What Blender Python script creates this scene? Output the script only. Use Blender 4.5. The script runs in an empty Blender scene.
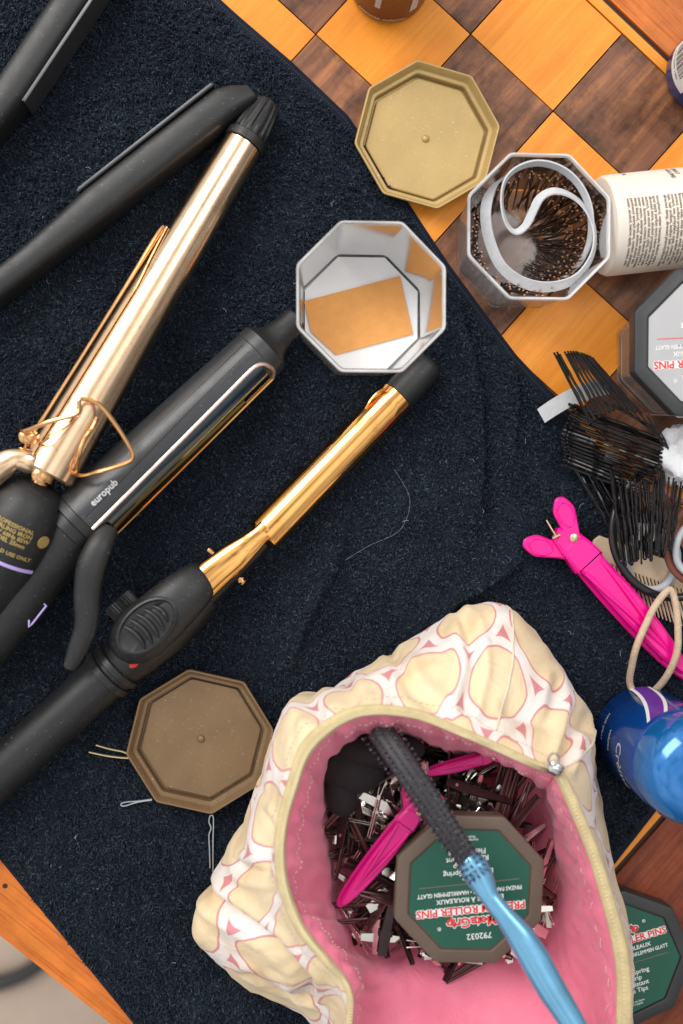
import bpy, math, random
import numpy as np
from mathutils import Vector, Matrix
random.seed(7); rng = np.random.default_rng(7)
SC = bpy.context.scene; COL = SC.collection
R_ = math.radians; PI = math.pi
S = 0.001                                   # everything below is written in millimetres

# ------------------------------------------------------------------ camera
FPX, CH = 1000.0, 500.0                     # focal length in pixels, lens height above the table (mm)
_d = Vector((-73.5, 37.0, -FPX)).normalized()      # straight down, seen from the slightly tilted camera
_ex = (Vector((1, 0, 0)) - _d * _d.x).normalized(); _ez = -_d; _ey = _ez.cross(_ex)
CROT = Matrix((_ex, _ey, _ez))
cd = bpy.data.cameras.new('camera'); cam = bpy.data.objects.new('camera', cd); COL.objects.link(cam)
cd.sensor_fit = 'VERTICAL'; cd.sensor_height = 36; cd.lens = 36 * FPX / 1024
cam.matrix_world = Matrix.Translation((0, 0, CH * S)) @ CROT.to_4x4()
cd.clip_start = 0.01; cd.clip_end = 20
cd.dof.use_dof = True; cd.dof.focus_distance = 0.488; cd.dof.aperture_fstop = 4.5
SC.camera = cam
def P(px, py, z=0.0):                       # point of the photograph at height z -> place on the table, mm
    v = CROT @ Vector((px - 341.5, 512 - py, -FPX))
    t = (z - CH) / v.z
    return Vector((v.x * t, v.y * t, z))

# ------------------------------------------------------------------ world and lamps
w = bpy.data.worlds.new('World'); SC.world = w; w.use_nodes = True
wt_ = w.node_tree; bg_ = wt_.nodes['Background']; bg_.inputs[0].default_value = (0.95, 0.97, 1.0, 1)
_tc = wt_.nodes.new('ShaderNodeTexCoord'); _dp = wt_.nodes.new('ShaderNodeVectorMath'); _dp.operation = 'DOT_PRODUCT'   # pale sky, brightest high on the upper left
_dp.inputs[1].default_value = Vector((-0.30, 0.34, 0.89)).normalized(); wt_.links.new(_tc.outputs['Generated'], _dp.inputs[0])
_mr = wt_.nodes.new('ShaderNodeMapRange'); _mr.interpolation_type = 'SMOOTHSTEP'
for _k, _v in ((1, -0.30), (2, 0.95), (3, 0.12), (4, 1.10)): _mr.inputs[_k].default_value = _v
wt_.links.new(_dp.outputs['Value'], _mr.inputs[0])
_nz = wt_.nodes.new('ShaderNodeTexNoise'); _nz.inputs['Scale'].default_value = 2.6; _nz.inputs['Detail'].default_value = 3.0; wt_.links.new(_tc.outputs['Generated'], _nz.inputs['Vector'])
_rp = wt_.nodes.new('ShaderNodeValToRGB'); _e = _rp.color_ramp.elements; wt_.links.new(_nz.outputs['Fac'], _rp.inputs[0])   # noise added so glossy surfaces reflect streaks: bright gaps, warm and bluish darker stretches
while len(_e) < 4: _e.new(0.5)
for _k, (_p, _c) in enumerate(((0.37, (0.34, 0.28, 0.24, 1)), (0.46, (0.74, 0.77, 0.82, 1)), (0.55, (1.15, 1.13, 1.10, 1)), (0.66, (1.45, 1.45, 1.48, 1)))): _e[_k].position = _p; _e[_k].color = _c
wt_.links.new(_rp.outputs[0], bg_.inputs[0]); wt_.links.new(_mr.outputs[0], bg_.inputs[1])
def area(name, loc, target, sx, sy, power, col):
    l = bpy.data.lights.new(name, 'AREA'); l.shape = 'RECTANGLE'; l.size = sx; l.size_y = sy
    l.energy = power; l.color = col
    o = bpy.data.objects.new(name, l); COL.objects.link(o); o.location = loc
    o.rotation_euler = (Vector(target) - Vector(loc)).to_track_quat('-Z', 'Y').to_euler(); return o
area('window_light', (-0.80, 0.95, 1.20), (0, 0, 0), 1.1, 0.9, 25, (1.0, 0.97, 0.93))
area('fill_light', (0.75, 0.55, 1.30), (0.05, -0.05, 0), 0.6, 0.6, 5, (1.0, 0.96, 0.92))  # added soft fill from the upper right, not a fitting of the room
SC.render.engine = 'CYCLES'; SC.cycles.transparent_max_bounces = 40; SC.cycles.max_bounces = 14
SC.view_settings.view_transform = 'Standard'; SC.view_settings.look = 'None'
SC.view_settings.exposure = 0.0; SC.view_settings.gamma = 1

# ------------------------------------------------------------------ materials
class NT:
    def __init__(s, name):
        s.m = bpy.data.materials.new(name); s.m.use_nodes = True; s.t = s.m.node_tree
        s.b = s.t.nodes['Principled BSDF']; s.out = s.t.nodes['Material Output']
    def n(s, typ, **kw):
        nd = s.t.nodes.new('ShaderNode' + typ)
        for k, v in kw.items():
            if k.startswith('i_'): nd.inputs[k[2:].replace('_', ' ')].default_value = v
            elif k[0] == 'I' and k[1:].isdigit(): nd.inputs[int(k[1:])].default_value = v
            else: setattr(nd, k, v)
        return nd
    def l(s, a, b): s.t.links.new(a, b)
    def ramp(s, fac, stops):
        r = s.n('ValToRGB'); e = r.color_ramp.elements
        while len(e) < len(stops): e.new(0.5)
        for k, (p, c) in enumerate(stops):
            e[k].position = p; e[k].color = (*c, 1) if len(c) == 3 else c
        s.l(fac, r.inputs[0]); return r.outputs[0]
    def math(s, op, a, b=None, c=None):
        nd = s.n('Math', operation=op)
        for k, v in enumerate((a, b, c)):
            if v is None: continue
            if isinstance(v, (int, float)): nd.inputs[k].default_value = v
            else: s.l(v, nd.inputs[k])
        return nd.outputs[0]
def M(name, col, rough=0.5, metal=0.0, var=0.12, vs=60, bump=0.0, bs=1500, coat=0.0, rv=0.10, sheen=0.0, trans=0.0, sub=0.0, dust=None, dirt=None):
    t = NT(name); b = t.b
    tc = t.n('TexCoord')
    nz = t.n('TexNoise', i_Scale=vs, i_Detail=6.0, i_Roughness=0.6); t.l(tc.outputs['Object'], nz.inputs['Vector'])
    lo = tuple(c * (1 - var) for c in col); hi = tuple(min(1, c * (1 + var)) for c in col)
    cc = t.ramp(nz.outputs['Fac'], [(0.3, lo), (0.7, hi)])
    for spec, sc_, th, cn in ((dust, 700.0, 0.665, None), (dirt, 75.0, 0.56, None)):
        if not spec: continue
        nd = t.n('TexNoise', i_Scale=sc_, i_Detail=8.0 if sc_ < 200 else 2.0, i_Roughness=0.75); t.l(tc.outputs['Object'], nd.inputs['Vector'])
        k_ = t.ramp(nd.outputs['Fac'], [(th, (0, 0, 0)), (th + (.05 if sc_ > 200 else .16), (1, 1, 1))])
        mx = t.n('Mix', data_type='RGBA'); mx.inputs[7].default_value = (*spec, 1); t.l(k_, mx.inputs[0]); t.l(cc, mx.inputs[6]); cc = mx.outputs[2]
    t.l(cc, b.inputs['Base Color'])
    mr = t.n('MapRange'); mr.inputs[3].default_value = max(0.02, rough - rv); mr.inputs[4].default_value = min(1, rough + rv)
    n2 = t.n('TexNoise', i_Scale=vs * 2.7, i_Detail=4.0); t.l(tc.outputs['Object'], n2.inputs['Vector'])
    t.l(n2.outputs['Fac'], mr.inputs[0]); t.l(mr.outputs[0], b.inputs['Roughness'])
    b.inputs['Metallic'].default_value = metal; b.inputs['Coat Weight'].default_value = coat
    b.inputs['Coat Roughness'].default_value = 0.1
    b.inputs['Transmission Weight'].default_value = trans
    if sheen: b.inputs['Sheen Weight'].default_value = sheen
    if sub:
        b.inputs['Subsurface Weight'].default_value = sub; b.inputs['Subsurface Radius'].default_value = (1, .5, .4); b.inputs['Subsurface Scale'].default_value = 0.002
    if bump:
        n3 = t.n('TexNoise', i_Scale=bs, i_Detail=3.0); t.l(tc.outputs['Object'], n3.inputs['Vector'])
        bp = t.n('Bump', i_Strength=bump, i_Distance=0.0004); t.l(n3.outputs['Fac'], bp.inputs['Height']); t.l(bp.outputs[0], b.inputs['Normal'])
    return t.m
def wood(name, c0, c1, c2, sc=1.0, dark=0.0, rough=0.42, pore=0.75):
    t = NT(name); b = t.b
    uv = t.n('UVMap'); mp = t.n('Mapping'); t.l(uv.outputs[0], mp.inputs[0]); mp.inputs['Scale'].default_value = (14 * sc, 170 * sc, 1)
    n1 = t.n('TexNoise', i_Scale=1.0, i_Detail=8.0, i_Roughness=0.62, i_Distortion=0.5); t.l(mp.outputs[0], n1.inputs['Vector'])
    base = t.ramp(n1.outputs['Fac'], [(0.28, c0), (0.5, c1), (0.75, c2)])
    m2 = t.n('Mapping'); t.l(uv.outputs[0], m2.inputs[0]); m2.inputs['Scale'].default_value = (30 * sc, 900 * sc, 1)
    n2 = t.n('TexNoise', i_Scale=1.0, i_Detail=3.0); t.l(m2.outputs[0], n2.inputs['Vector'])
    porec = t.ramp(n2.outputs['Fac'], [(0.33, (0.62, 0.52, 0.45)), (0.5, (1, 1, 1))])
    mx = t.n('Mix', data_type='RGBA', blend_type='MULTIPLY'); mx.inputs[0].default_value = pore
    t.l(base, mx.inputs[6]); t.l(porec, mx.inputs[7]); o = mx.outputs[2]
    n3 = t.n('TexNoise', i_Scale=32.0, i_Detail=5.0, i_Roughness=0.7); t.l(uv.outputs[0], n3.inputs['Vector'])
    blot = t.ramp(n3.outputs['Fac'], [(0.36, (1 - dark,) * 3), (0.56, (1, 1, 1)), (0.8, (1.0, 1.0, 1.0))])
    m3 = t.n('Mix', data_type='RGBA', blend_type='MULTIPLY'); m3.inputs[0].default_value = 1.0
    t.l(o, m3.inputs[6]); t.l(blot, m3.inputs[7]); t.l(m3.outputs[2], b.inputs['Base Color'])
    t.l(t.ramp(n2.outputs['Fac'], [(0.3, (rough + .12,) * 3), (0.7, (rough - .06,) * 3)]), b.inputs['Roughness'])
    bp = t.n('Bump', i_Strength=0.25, i_Distance=0.0003); t.l(n2.outputs['Fac'], bp.inputs['Height']); t.l(bp.outputs[0], b.inputs['Normal'])
    b.inputs['Specular IOR Level'].default_value = 0.35
    return t.m
def clear_plastic(name, tint, op, rough=0.12):
    t = NT(name); t.t.nodes.remove(t.b)
    tr = t.n('BsdfTransparent'); tr.inputs[0].default_value = (*tint, 1)
    df = t.n('BsdfDiffuse'); df.inputs[0].default_value = (0.97, 0.97, 0.97, 1)
    tl = t.n('BsdfTranslucent'); tl.inputs[0].default_value = (0.92, 0.92, 0.92, 1)
    ad = t.n('MixShader'); ad.inputs[0].default_value = 0.4; t.l(df.outputs[0], ad.inputs[1]); t.l(tl.outputs[0], ad.inputs[2])
    lw = t.n('LayerWeight', i_Blend=0.30)
    tc = t.n('TexCoord'); nz = t.n('TexNoise', i_Scale=70.0, i_Detail=6.0); t.l(tc.outputs['Object'], nz.inputs['Vector'])
    f = t.math('ADD', t.math('MULTIPLY', lw.outputs['Facing'], 0.20), t.math('MULTIPLY', nz.outputs['Fac'], op * 2))
    mx = t.n('MixShader'); t.l(f, mx.inputs[0]); t.l(tr.outputs[0], mx.inputs[1]); t.l(ad.outputs[0], mx.inputs[2])
    gl = t.n('BsdfGlossy', i_Roughness=rough); fr = t.n('Fresnel', i_IOR=1.5)
    m2 = t.n('MixShader'); t.l(fr.outputs[0], m2.inputs[0]); t.l(mx.outputs[0], m2.inputs[1]); t.l(gl.outputs[0], m2.inputs[2])
    t.l(m2.outputs[0], t.out.inputs[0]); return t.m

MT = {}
MT['light_wood'] = wood('light_wood', (0.76, 0.235, 0.018), (0.84, 0.29, 0.025), (0.90, 0.345, 0.036), 1.0, 0.08, pore=0.18)
MT['dark_wood'] = wood('dark_wood', (0.12, 0.046, 0.026), (0.24, 0.098, 0.048), (0.50, 0.20, 0.075), 0.8, 0.70, pore=0.45)
MT['rail_wood'] = wood('rail_wood', (0.50, 0.115, 0.018), (0.66, 0.175, 0.022), (0.76, 0.25, 0.035), 0.7, 0.25)
MT['red_wood'] = wood('red_wood', (0.13, 0.028, 0.012), (0.24, 0.05, 0.018), (0.33, 0.08, 0.025), 0.7, 0.4)
MT['groove'] = M('groove_stain', (0.035, 0.013, 0.008), 0.6)
MT['black'] = M('black_plastic', (0.011, 0.0113, 0.012), 0.40, dust=(.09, .09, .09), var=0.2, bump=0.12, bs=2500)
MT['black_soft'] = M('black_soft_touch', (0.0145, 0.015, 0.0155), 0.46, dust=(.10, .10, .10), var=0.25, bump=0.15, bs=2500)
MT['black_gloss'] = M('black_gloss', (0.012, 0.012, 0.013), 0.25, rv=0.06)
MT['grey_body'] = M('charcoal_plastic', (0.032, 0.034, 0.037), 0.34, dust=(.12, .12, .12), var=0.15, bump=0.1, bs=2500)
MT['plate'] = M('ceramic_plate', (0.12, 0.12, 0.125), 0.4, metal=0.7)
MT['rose'] = M('rose_gold', (0.80, 0.62, 0.56), 0.3, metal=0.9)
MT['gold'] = M('yellow_gold', (0.98, 0.48, 0.15), 0.10, dirt=(0.60, 0.24, 0.06), metal=1.0, var=0.12, vs=50, rv=0.05, bump=0.04, bs=150)
MT['pale_gold'] = M('worn_pale_gold', (1.0, 0.67, 0.43), 0.20, dirt=(0.62, 0.36, 0.18), metal=1.0, var=0.08, vs=90, rv=0.06, bump=0.02, bs=400)
MT['copper'] = M('copper_wire', (0.80, 0.45, 0.20), 0.2, metal=1.0)
MT['dark_chrome'] = M('dark_chrome', (0.10, 0.13, 0.15), 0.16, metal=1.0)
MT['gold_lid'] = M('gold_plastic', (0.46, 0.32, 0.125), 0.42, metal=0.25, var=0.08, vs=45, rv=0.16, bump=0.15, bs=900, dust=(.62, .5, .32))
MT['brown_lid'] = M('bronze_plastic', (0.20, 0.125, 0.062), 0.38, metal=0.25, var=0.12, vs=45, rv=0.18, bump=0.15, bs=900, dust=(.36, .28, .2))
MT['brown_frame'] = M('brown_plastic', (0.115, 0.080, 0.057), 0.45, var=0.08)
MT['black_frame'] = M('black_lid_plastic', (0.03, 0.032, 0.034), 0.42)
MT['green_label'] = M('green_label', (0.006, 0.085, 0.052), 0.35, var=0.06)
MT['grey_label'] = M('grey_label', (0.42, 0.42, 0.43), 0.40, var=0.04)
MT['clear'] = clear_plastic('frosted_clear_plastic', (1.0, 1.0, 1.0), 0.04)
MT['clear_rim'] = clear_plastic('frosted_rim_plastic', (0.97, 0.97, 0.97), 0.70)
MT['white_paper'] = M('white_paper', (0.88, 0.88, 0.88), 0.8, var=0.03)
MT['orange_paper'] = M('orange_paper', (0.82, 0.37, 0.10), 0.75, var=0.06, vs=200)
MT['label_paper'] = M('cream_label', (0.76, 0.69, 0.60), 0.6, var=0.06, vs=30)
MT['ink_brown'] = M('brown_ink', (0.20, 0.15, 0.11), 0.7)
MT['ink_white'] = M('white_ink', (0.75, 0.77, 0.76), 0.6, var=0.03)
MT['ink_red'] = M('red_ink', (0.72, 0.04, 0.035), 0.6, var=0.05)
MT['ink_gold'] = M('gold_ink', (0.50, 0.36, 0.12), 0.4, metal=0.3)
MT['ink_lilac'] = M('lilac_ink', (0.50, 0.40, 0.78), 0.5)
MT['ink_pale'] = M('pale_silver_ink', (0.55, 0.56, 0.58), 0.5)
MT['pin_black'] = M('black_pin_enamel', (0.006, 0.0045, 0.0045), 0.15, metal=0.0, coat=0.0, rv=0.05)
MT['pin_bronze'] = M('bronze_pin_enamel', (0.085, 0.045, 0.028), 0.30, metal=0.6)
MT['pin_bead'] = M('bronze_pin_bead', (0.45, 0.24, 0.14), 0.30, metal=0.5)
MT['pin_gold'] = M('gold_pin', (0.70, 0.55, 0.32), 0.3, metal=0.9)
MT['pin_silver'] = M('silver_pin', (0.55, 0.58, 0.60), 0.3, metal=0.9)
MT['clip_silver'] = M('silver_clip', (0.80, 0.76, 0.69), 0.20, metal=1.0)
MT['clip_brown'] = M('brown_clip', (0.085, 0.032, 0.030), 0.24, metal=0.5, var=0.25)
MT['clip_dark'] = M('dark_clip', (0.06, 0.04, 0.04), 0.25, metal=0.8, var=0.25)
MT['pink_plastic'] = M('hot_pink_plastic', (0.84, 0.003, 0.27), 0.24, var=0.05, sub=0.1)
MT['pink_deep'] = M('magenta_plastic', (0.55, 0.004, 0.17), 0.35, var=0.05)
MT['elastic'] = M('white_elastic', (0.60, 0.61, 0.63), 0.8, var=0.08, vs=400, bump=0.8, bs=1800)
MT['cord_beige'] = M('beige_cord', (0.56, 0.42, 0.29), 0.8, var=0.15, vs=400, bump=0.8, bs=1500)
MT['cord_brown'] = M('brown_cord', (0.17, 0.055, 0.032), 0.65, bump=0.6, bs=1500)
MT['cord_grey'] = M('grey_cord', (0.42, 0.44, 0.48), 0.7, bump=0.6, bs=1500)
MT['comb'] = M('beige_comb', (0.60, 0.45, 0.31), 0.45, var=0.08)
MT['blue'] = M('blue_enamel', (0.003, 0.060, 0.29), 0.20, metal=0.25, coat=0.6, var=0.08)
MT['blue_cap'] = M('blue_dome', (0.008, 0.15, 0.45), 0.16, metal=0.35, coat=0.8, var=0.05)
MT['cap_white'] = M('white_nozzle', (0.72, 0.74, 0.78), 0.35)
MT['violet'] = M('violet_stripe', (0.15, 0.04, 0.32), 0.3)
MT['navy'] = M('navy_plastic', (0.012, 0.045, 0.20), 0.30, coat=0.3)
MT['can_brown'] = M('brown_can', (0.155, 0.062, 0.035), 0.35, metal=0.2)
MT['can_cap'] = M('dark_brown_cap', (0.07, 0.03, 0.02), 0.4)
MT['brush_blue'] = M('pearl_blue_plastic', (0.16, 0.42, 0.64), 0.26, metal=0.6, coat=0.6, var=0.2, vs=25)
MT['bristle'] = M('grey_bristle', (0.045, 0.042, 0.050), 0.45, var=0.3, vs=500)
MT['bristle_tip'] = M('pale_bristle_tip', (0.20, 0.18, 0.23), 0.5)
MT['cotton'] = M('cotton', (0.75, 0.76, 0.79), 0.9, var=0.08, bump=1.0, bs=700, sheen=0.4)
MT['zip_tape'] = M('cream_zip_tape', (0.62, 0.50, 0.27), 0.85, var=0.15, vs=150, bump=1.0, bs=2200)
MT['zip_teeth'] = M('pale_zip_teeth', (0.66, 0.55, 0.32), 0.5)
MT['piping'] = M('ivory_piping', (0.66, 0.60, 0.46), 0.85, bump=0.7, bs=1800)
MT['steel'] = M('zip_steel', (0.70, 0.68, 0.66), 0.25, metal=1.0)
MT['red_lamp'] = M('red_lens', (0.55, 0.02, 0.015), 0.2)
MT['floor'] = M('beige_floor', (0.50, 0.39, 0.31), 0.8, var=0.18, vs=7, bump=0.3, bs=60)
MT['floor_tube'] = M('dark_floor_tube', (0.03, 0.028, 0.028), 0.5)
MT['stitch'] = M('navy_thread', (0.035, 0.045, 0.07), 0.7)
MT['seam_thread'] = M('ivory_thread', (0.72, 0.62, 0.48), 0.8)
MT['lint'] = M('white_lint', (0.40, 0.40, 0.40), 0.8)

MT['black_cloth'] = M('black_cloth', (0.010, 0.007, 0.008), 0.9, bump=1.0, bs=500)
def lining_mat():
    t = NT('pink_lining'); b = t.b; tc = t.n('TexCoord')
    n1 = t.n('TexNoise', i_Scale=25.0, i_Detail=4.0); t.l(tc.outputs['Object'], n1.inputs['Vector'])
    t.l(t.ramp(n1.outputs['Fac'], [(0.3, (0.78, 0.17, 0.27)), (0.7, (0.86, 0.24, 0.35))]), b.inputs['Base Color'])
    b.inputs['Roughness'].default_value = 0.75; b.inputs['Sheen Weight'].default_value = 0.2
    n2 = t.n('TexNoise', i_Scale=45.0, i_Detail=3.0, i_Distortion=1.2); t.l(tc.outputs['Object'], n2.inputs['Vector'])
    n3 = t.n('TexNoise', i_Scale=1500.0, i_Detail=2.0); t.l(tc.outputs['Object'], n3.inputs['Vector'])
    bp = t.n('Bump', i_Strength=0.45, i_Distance=0.003); t.l(t.math('ADD', n2.outputs['Fac'], t.math('MULTIPLY', n3.outputs['Fac'], 0.12)), bp.inputs['Height']); t.l(bp.outputs[0], b.inputs['Normal'])
    return t.m
MT['lining'] = lining_mat()
def print_mat():                              # cream discs ringed in pink on ivory cotton, small pink triangles between them
    t = NT('disc_print_cotton'); b = t.b; uv = t.n('UVMap')
    pitch = 0.0400
    def dist(ox, oy):
        v = t.n('VectorMath', operation='ADD'); v.inputs[1].default_value = (ox + 50, oy + 50 * math.sqrt(3), 0)
        sc = t.n('VectorMath', operation='SCALE'); sc.inputs[3].default_value = 1 / pitch
        t.l(uv.outputs[0], sc.inputs[0]); t.l(sc.outputs[0], v.inputs[0])
        mo = t.n('VectorMath', operation='MODULO'); mo.inputs[1].default_value = (1, math.sqrt(3), 1); t.l(v.outputs[0], mo.inputs[0])
        sb = t.n('VectorMath', operation='SUBTRACT'); sb.inputs[1].default_value = (0.5, math.sqrt(3) / 2, 0); t.l(mo.outputs[0], sb.inputs[0])
        ln = t.n('VectorMath', operation='LENGTH'); t.l(sb.outputs[0], ln.inputs[0]); return ln.outputs['Value']
    d = t.math('MINIMUM', dist(0.5, math.sqrt(3) / 2), dist(0, 0))
    cream, pink, white, tri = (0.84, 0.67, 0.43), (0.68, 0.28, 0.29), (0.86, 0.78, 0.74), (0.68, 0.26, 0.29)
    r = t.n('ValToRGB'); e = r.color_ramp.elements
    st = [(0.0, cream), (0.385, cream), (0.392, pink), (0.410, pink), (0.417, white), (0.522, white), (0.528, tri), (0.62, tri)]
    while len(e) < len(st): e.new(0.5)
    for k, (p, c) in enumerate(st): e[k].position = p; e[k].color = (*c, 1)
    t.l(d, r.inputs[0])
    tc = t.n('TexCoord'); nz = t.n('TexNoise', i_Scale=40.0, i_Detail=6.0); t.l(tc.outputs['Object'], nz.inputs['Vector'])
    mx = t.n('Mix', data_type='RGBA', blend_type='MULTIPLY'); mx.inputs[0].default_value = 1
    t.l(r.outputs[0], mx.inputs[6]); t.l(t.ramp(nz.outputs['Fac'], [(0.28, (0.80, 0.72, 0.60)), (0.46, (0.97, 0.95, 0.92)), (0.6, (1, 1, 1))]), mx.inputs[7])
    t.l(mx.outputs[2], b.inputs['Base Color']); b.inputs['Roughness'].default_value = 0.85; b.inputs['Sheen Weight'].default_value = 0.15
    n2 = t.n('TexNoise', i_Scale=34.0, i_Detail=5.0, i_Distortion=2.0); t.l(tc.outputs['Object'], n2.inputs['Vector'])
    n3 = t.n('TexNoise', i_Scale=1800.0, i_Detail=2.0); t.l(tc.outputs['Object'], n3.inputs['Vector'])
    h = t.math('ADD', n2.outputs['Fac'], t.math('MULTIPLY', n3.outputs['Fac'], 0.05))
    bp = t.n('Bump', i_Strength=0.35, i_Distance=0.004); t.l(h, bp.inputs['Height']); t.l(bp.outputs[0], b.inputs['Normal'])
    return t.m
MT['print'] = print_mat()
def towel_mat(name, loops):
    t = NT(name); b = t.b; tc = t.n('TexCoord')
    nz = t.n('TexNoise', i_Scale=22.0, i_Detail=5.0); t.l(tc.outputs['Object'], nz.inputs['Vector'])
    if loops:
        at = t.n('Attribute', attribute_name='rnd')
        c = t.ramp(at.outputs['Fac'], [(0.0, (0.0045, 0.007, 0.0115)), (0.5, (0.0105, 0.016, 0.025)), (0.90, (0.022, 0.033, 0.044)), (1.0, (0.05, 0.07, 0.085))])
    else:
        c = t.ramp(nz.outputs['Fac'], [(0.3, (0.005, 0.008, 0.018)), (0.7, (0.010, 0.015, 0.028))])
    mx = t.n('Mix', data_type='RGBA', blend_type='MULTIPLY'); mx.inputs[0].default_value = 1
    t.l(c, mx.inputs[6]); t.l(t.ramp(nz.outputs['Fac'], [(0.3, (0.75, 0.72, 0.85)), (0.7, (1.15, 1.2, 1.15))]), mx.inputs[7])
    t.l(mx.outputs[2], b.inputs['Base Color']); b.inputs['Roughness'].default_value = 0.9
    b.inputs['Specular IOR Level'].default_value = 0.25
    b.inputs['Sheen Weight'].default_value = 0.12; b.inputs['Sheen Tint'].default_value = (0.5, 0.75, 1, 1); b.inputs['Sheen Roughness'].default_value = 0.4
    if not loops:
        wv = t.n('TexNoise', i_Scale=1400.0); t.l(tc.outputs['Object'], wv.inputs['Vector'])
        bp = t.n('Bump', i_Strength=0.8, i_Distance=0.0006); t.l(wv.outputs['Fac'], bp.inputs['Height']); t.l(bp.outputs[0], b.inputs['Normal'])
    return t.m
MT['towel'] = towel_mat('towel_ground', False); MT['pile'] = towel_mat('towel_pile', True)

# ------------------------------------------------------------------ builders
ORG = {}
def thing(name, label, cat, org, group=None, rot=None):
    o = bpy.data.objects.new(name, None); COL.objects.link(o); o.empty_display_size = 0.01
    o.location = Vector(org) * S; ORG[o.name] = Vector(org)
    o['label'] = label; o['category'] = cat
    if group: o['group'] = group
    return o
def tag(o, label, cat, group=None):
    o['label'] = label; o['category'] = cat
    if group: o['group'] = group
    return o
def cat_path(pts, n=6, closed=False):
    pts = [Vector(p) for p in pts]; out = []; N = len(pts)
    for i in range(N if closed else N - 1):
        if closed: a, b, c, d = (pts[(i + k) % N] for k in (-1, 0, 1, 2))
        else: a, b, c, d = pts[max(i - 1, 0)], pts[i], pts[i + 1], pts[min(i + 2, N - 1)]
        for k in range(n):
            t = k / n
            out.append(0.5 * ((2 * b) + (c - a) * t + (2 * a - 5 * b + 4 * c - d) * t * t + (3 * b - a - 3 * c + d) * t ** 3))
    if not closed: out.append(pts[-1])
    return out
class MB:
    def __init__(s): s.v = []; s.f = []; s.mi = []; s.uv = {}
    def add(s, vs, fs, mi=0):
        k = len(s.v); s.v += [Vector(v) for v in vs]
        for f in fs: s.f.append(tuple(i + k for i in f)); s.mi.append(mi)
        return s
    def rings(s, rings, closed=True, cap=(True, True), mi=0, loop=False):
        n = len(rings[0]); vs = [p for r in rings for p in r]; fs = []
        m = len(rings)
        for i in range(m if loop else m - 1):
            i2 = (i + 1) % m
            for j in range(n if closed else n - 1):
                j2 = (j + 1) % n
                fs.append((i * n + j, i * n + j2, i2 * n + j2, i2 * n + j))
        if closed and not loop:
            if cap[0]: fs.append(tuple(range(n - 1, -1, -1)))
            if cap[1]: fs.append(tuple((m - 1) * n + j for j in range(n)))
        return s.add(vs, fs, mi)
    def tube(s, pts, r, seg=10, closed=False, up=None, sx=1.0, mi=0, cap=(True, True)):
        pts = [Vector(p) for p in pts]; N = len(pts)
        rr = [r] * N if isinstance(r, (int, float)) else list(r)
        if len(rr) != N: rr = list(np.interp(np.linspace(0, 1, N), np.linspace(0, 1, len(rr)), rr))
        T = []
        for i in range(N):
            if closed: d = pts[(i + 1) % N] - pts[i - 1]
            else: d = pts[min(i + 1, N - 1)] - pts[max(i - 1, 0)]
            T.append(d.normalized())
        u = Vector(up) if up is not None else (Vector((0, 0, 1)) if abs(T[0].z) < 0.9 else Vector((1, 0, 0)))
        rings = []
        for i in range(N):
            if up is not None: u = Vector(up)
            u = u - T[i] * u.dot(T[i]); u.normalize(); w_ = T[i].cross(u)
            rings.append([pts[i] + (w_ * math.cos(2 * PI * k / seg) * sx + u * math.sin(2 * PI * k / seg)) * rr[i] for k in range(seg)])
        return s.rings(rings, True, cap, mi, loop=closed)
    def lathe(s, prof, org, axis, seg=32, mi=0, cap=(True, True), ref=None):   # prof: (distance along the axis, radius)
        a = Vector(axis).normalized(); u = Vector(ref) if ref is not None else (Vector((0, 0, 1)) if abs(a.z) < 0.9 else Vector((0, 1, 0)))
        u = (u - a * u.dot(a)).normalized(); w_ = a.cross(u); org = Vector(org)
        return s.rings([[org + a * d + (u * math.cos(2 * PI * k / seg) + w_ * math.sin(2 * PI * k / seg)) * max(r, 0.01) for k in range(seg)] for d, r in prof], True, cap, mi)
    def box(s, c, sx, sy, sz, rot=0.0, bev=0.0, mi=0, mat=None):
        b = min(bev, sx * .45, sy * .45, sz * .45)
        def rect(hx, hy, z): return [Vector((x, y, z)) for x, y in ((-hx + b, -hy), (hx - b, -hy), (hx, -hy + b), (hx, hy - b), (hx - b, hy), (-hx + b, hy), (-hx, hy - b), (-hx, -hy + b))] if b > 0 else [Vector((x, y, z)) for x, y in ((-hx, -hy), (hx, -hy), (hx, hy), (-hx, hy))]
        hx, hy, hz = sx / 2, sy / 2, sz / 2
        rs = [rect(hx - b, hy - b, -hz), rect(hx, hy, -hz + b), rect(hx, hy, hz - b), rect(hx - b, hy - b, hz)] if b > 0 else [rect(hx, hy, -hz), rect(hx, hy, hz)]
        m = mat if mat is not None else Matrix.Rotation(rot, 4, 'Z'); c = Vector(c)
        return s.rings([[c + (m @ p) for p in r] for r in rs], True, (True, True), mi)
    def extrude(s, poly, z0, z1, bev=0.4, mi=0, mapf=None):   # poly: list of Vector (any plane z ignored)
        n = len(poly); cx = sum((Vector(p) for p in poly), Vector()) / n
        def ins(d, z):
            out = []
            for i in range(n):
                a, b_, c = Vector(poly[i - 1]).to_2d(), Vector(poly[i]).to_2d(), Vector(poly[(i + 1) % n]).to_2d()
                d1, d2 = (b_ - a).normalized(), (c - b_).normalized()
                nn = Vector((-(d1.y + d2.y), d1.x + d2.x)); nn = nn.normalized() if nn.length > 1e-6 else Vector((0, 0))
                q = b_ + nn * d * orient; out.append(Vector((q.x, q.y, z)))
            return out
        area_ = sum(poly[i - 1][0] * poly[i][1] - poly[i][0] * poly[i - 1][1] for i in range(n))
        orient = 1 if area_ > 0 else -1
        rs = [ins(bev, z0), ins(0, z0 + bev), ins(0, z1 - bev), ins(bev, z1)]
        if mapf: rs = [[mapf(p) for p in r] for r in rs]
        return s.rings(rs, True, (True, True), mi)
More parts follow.
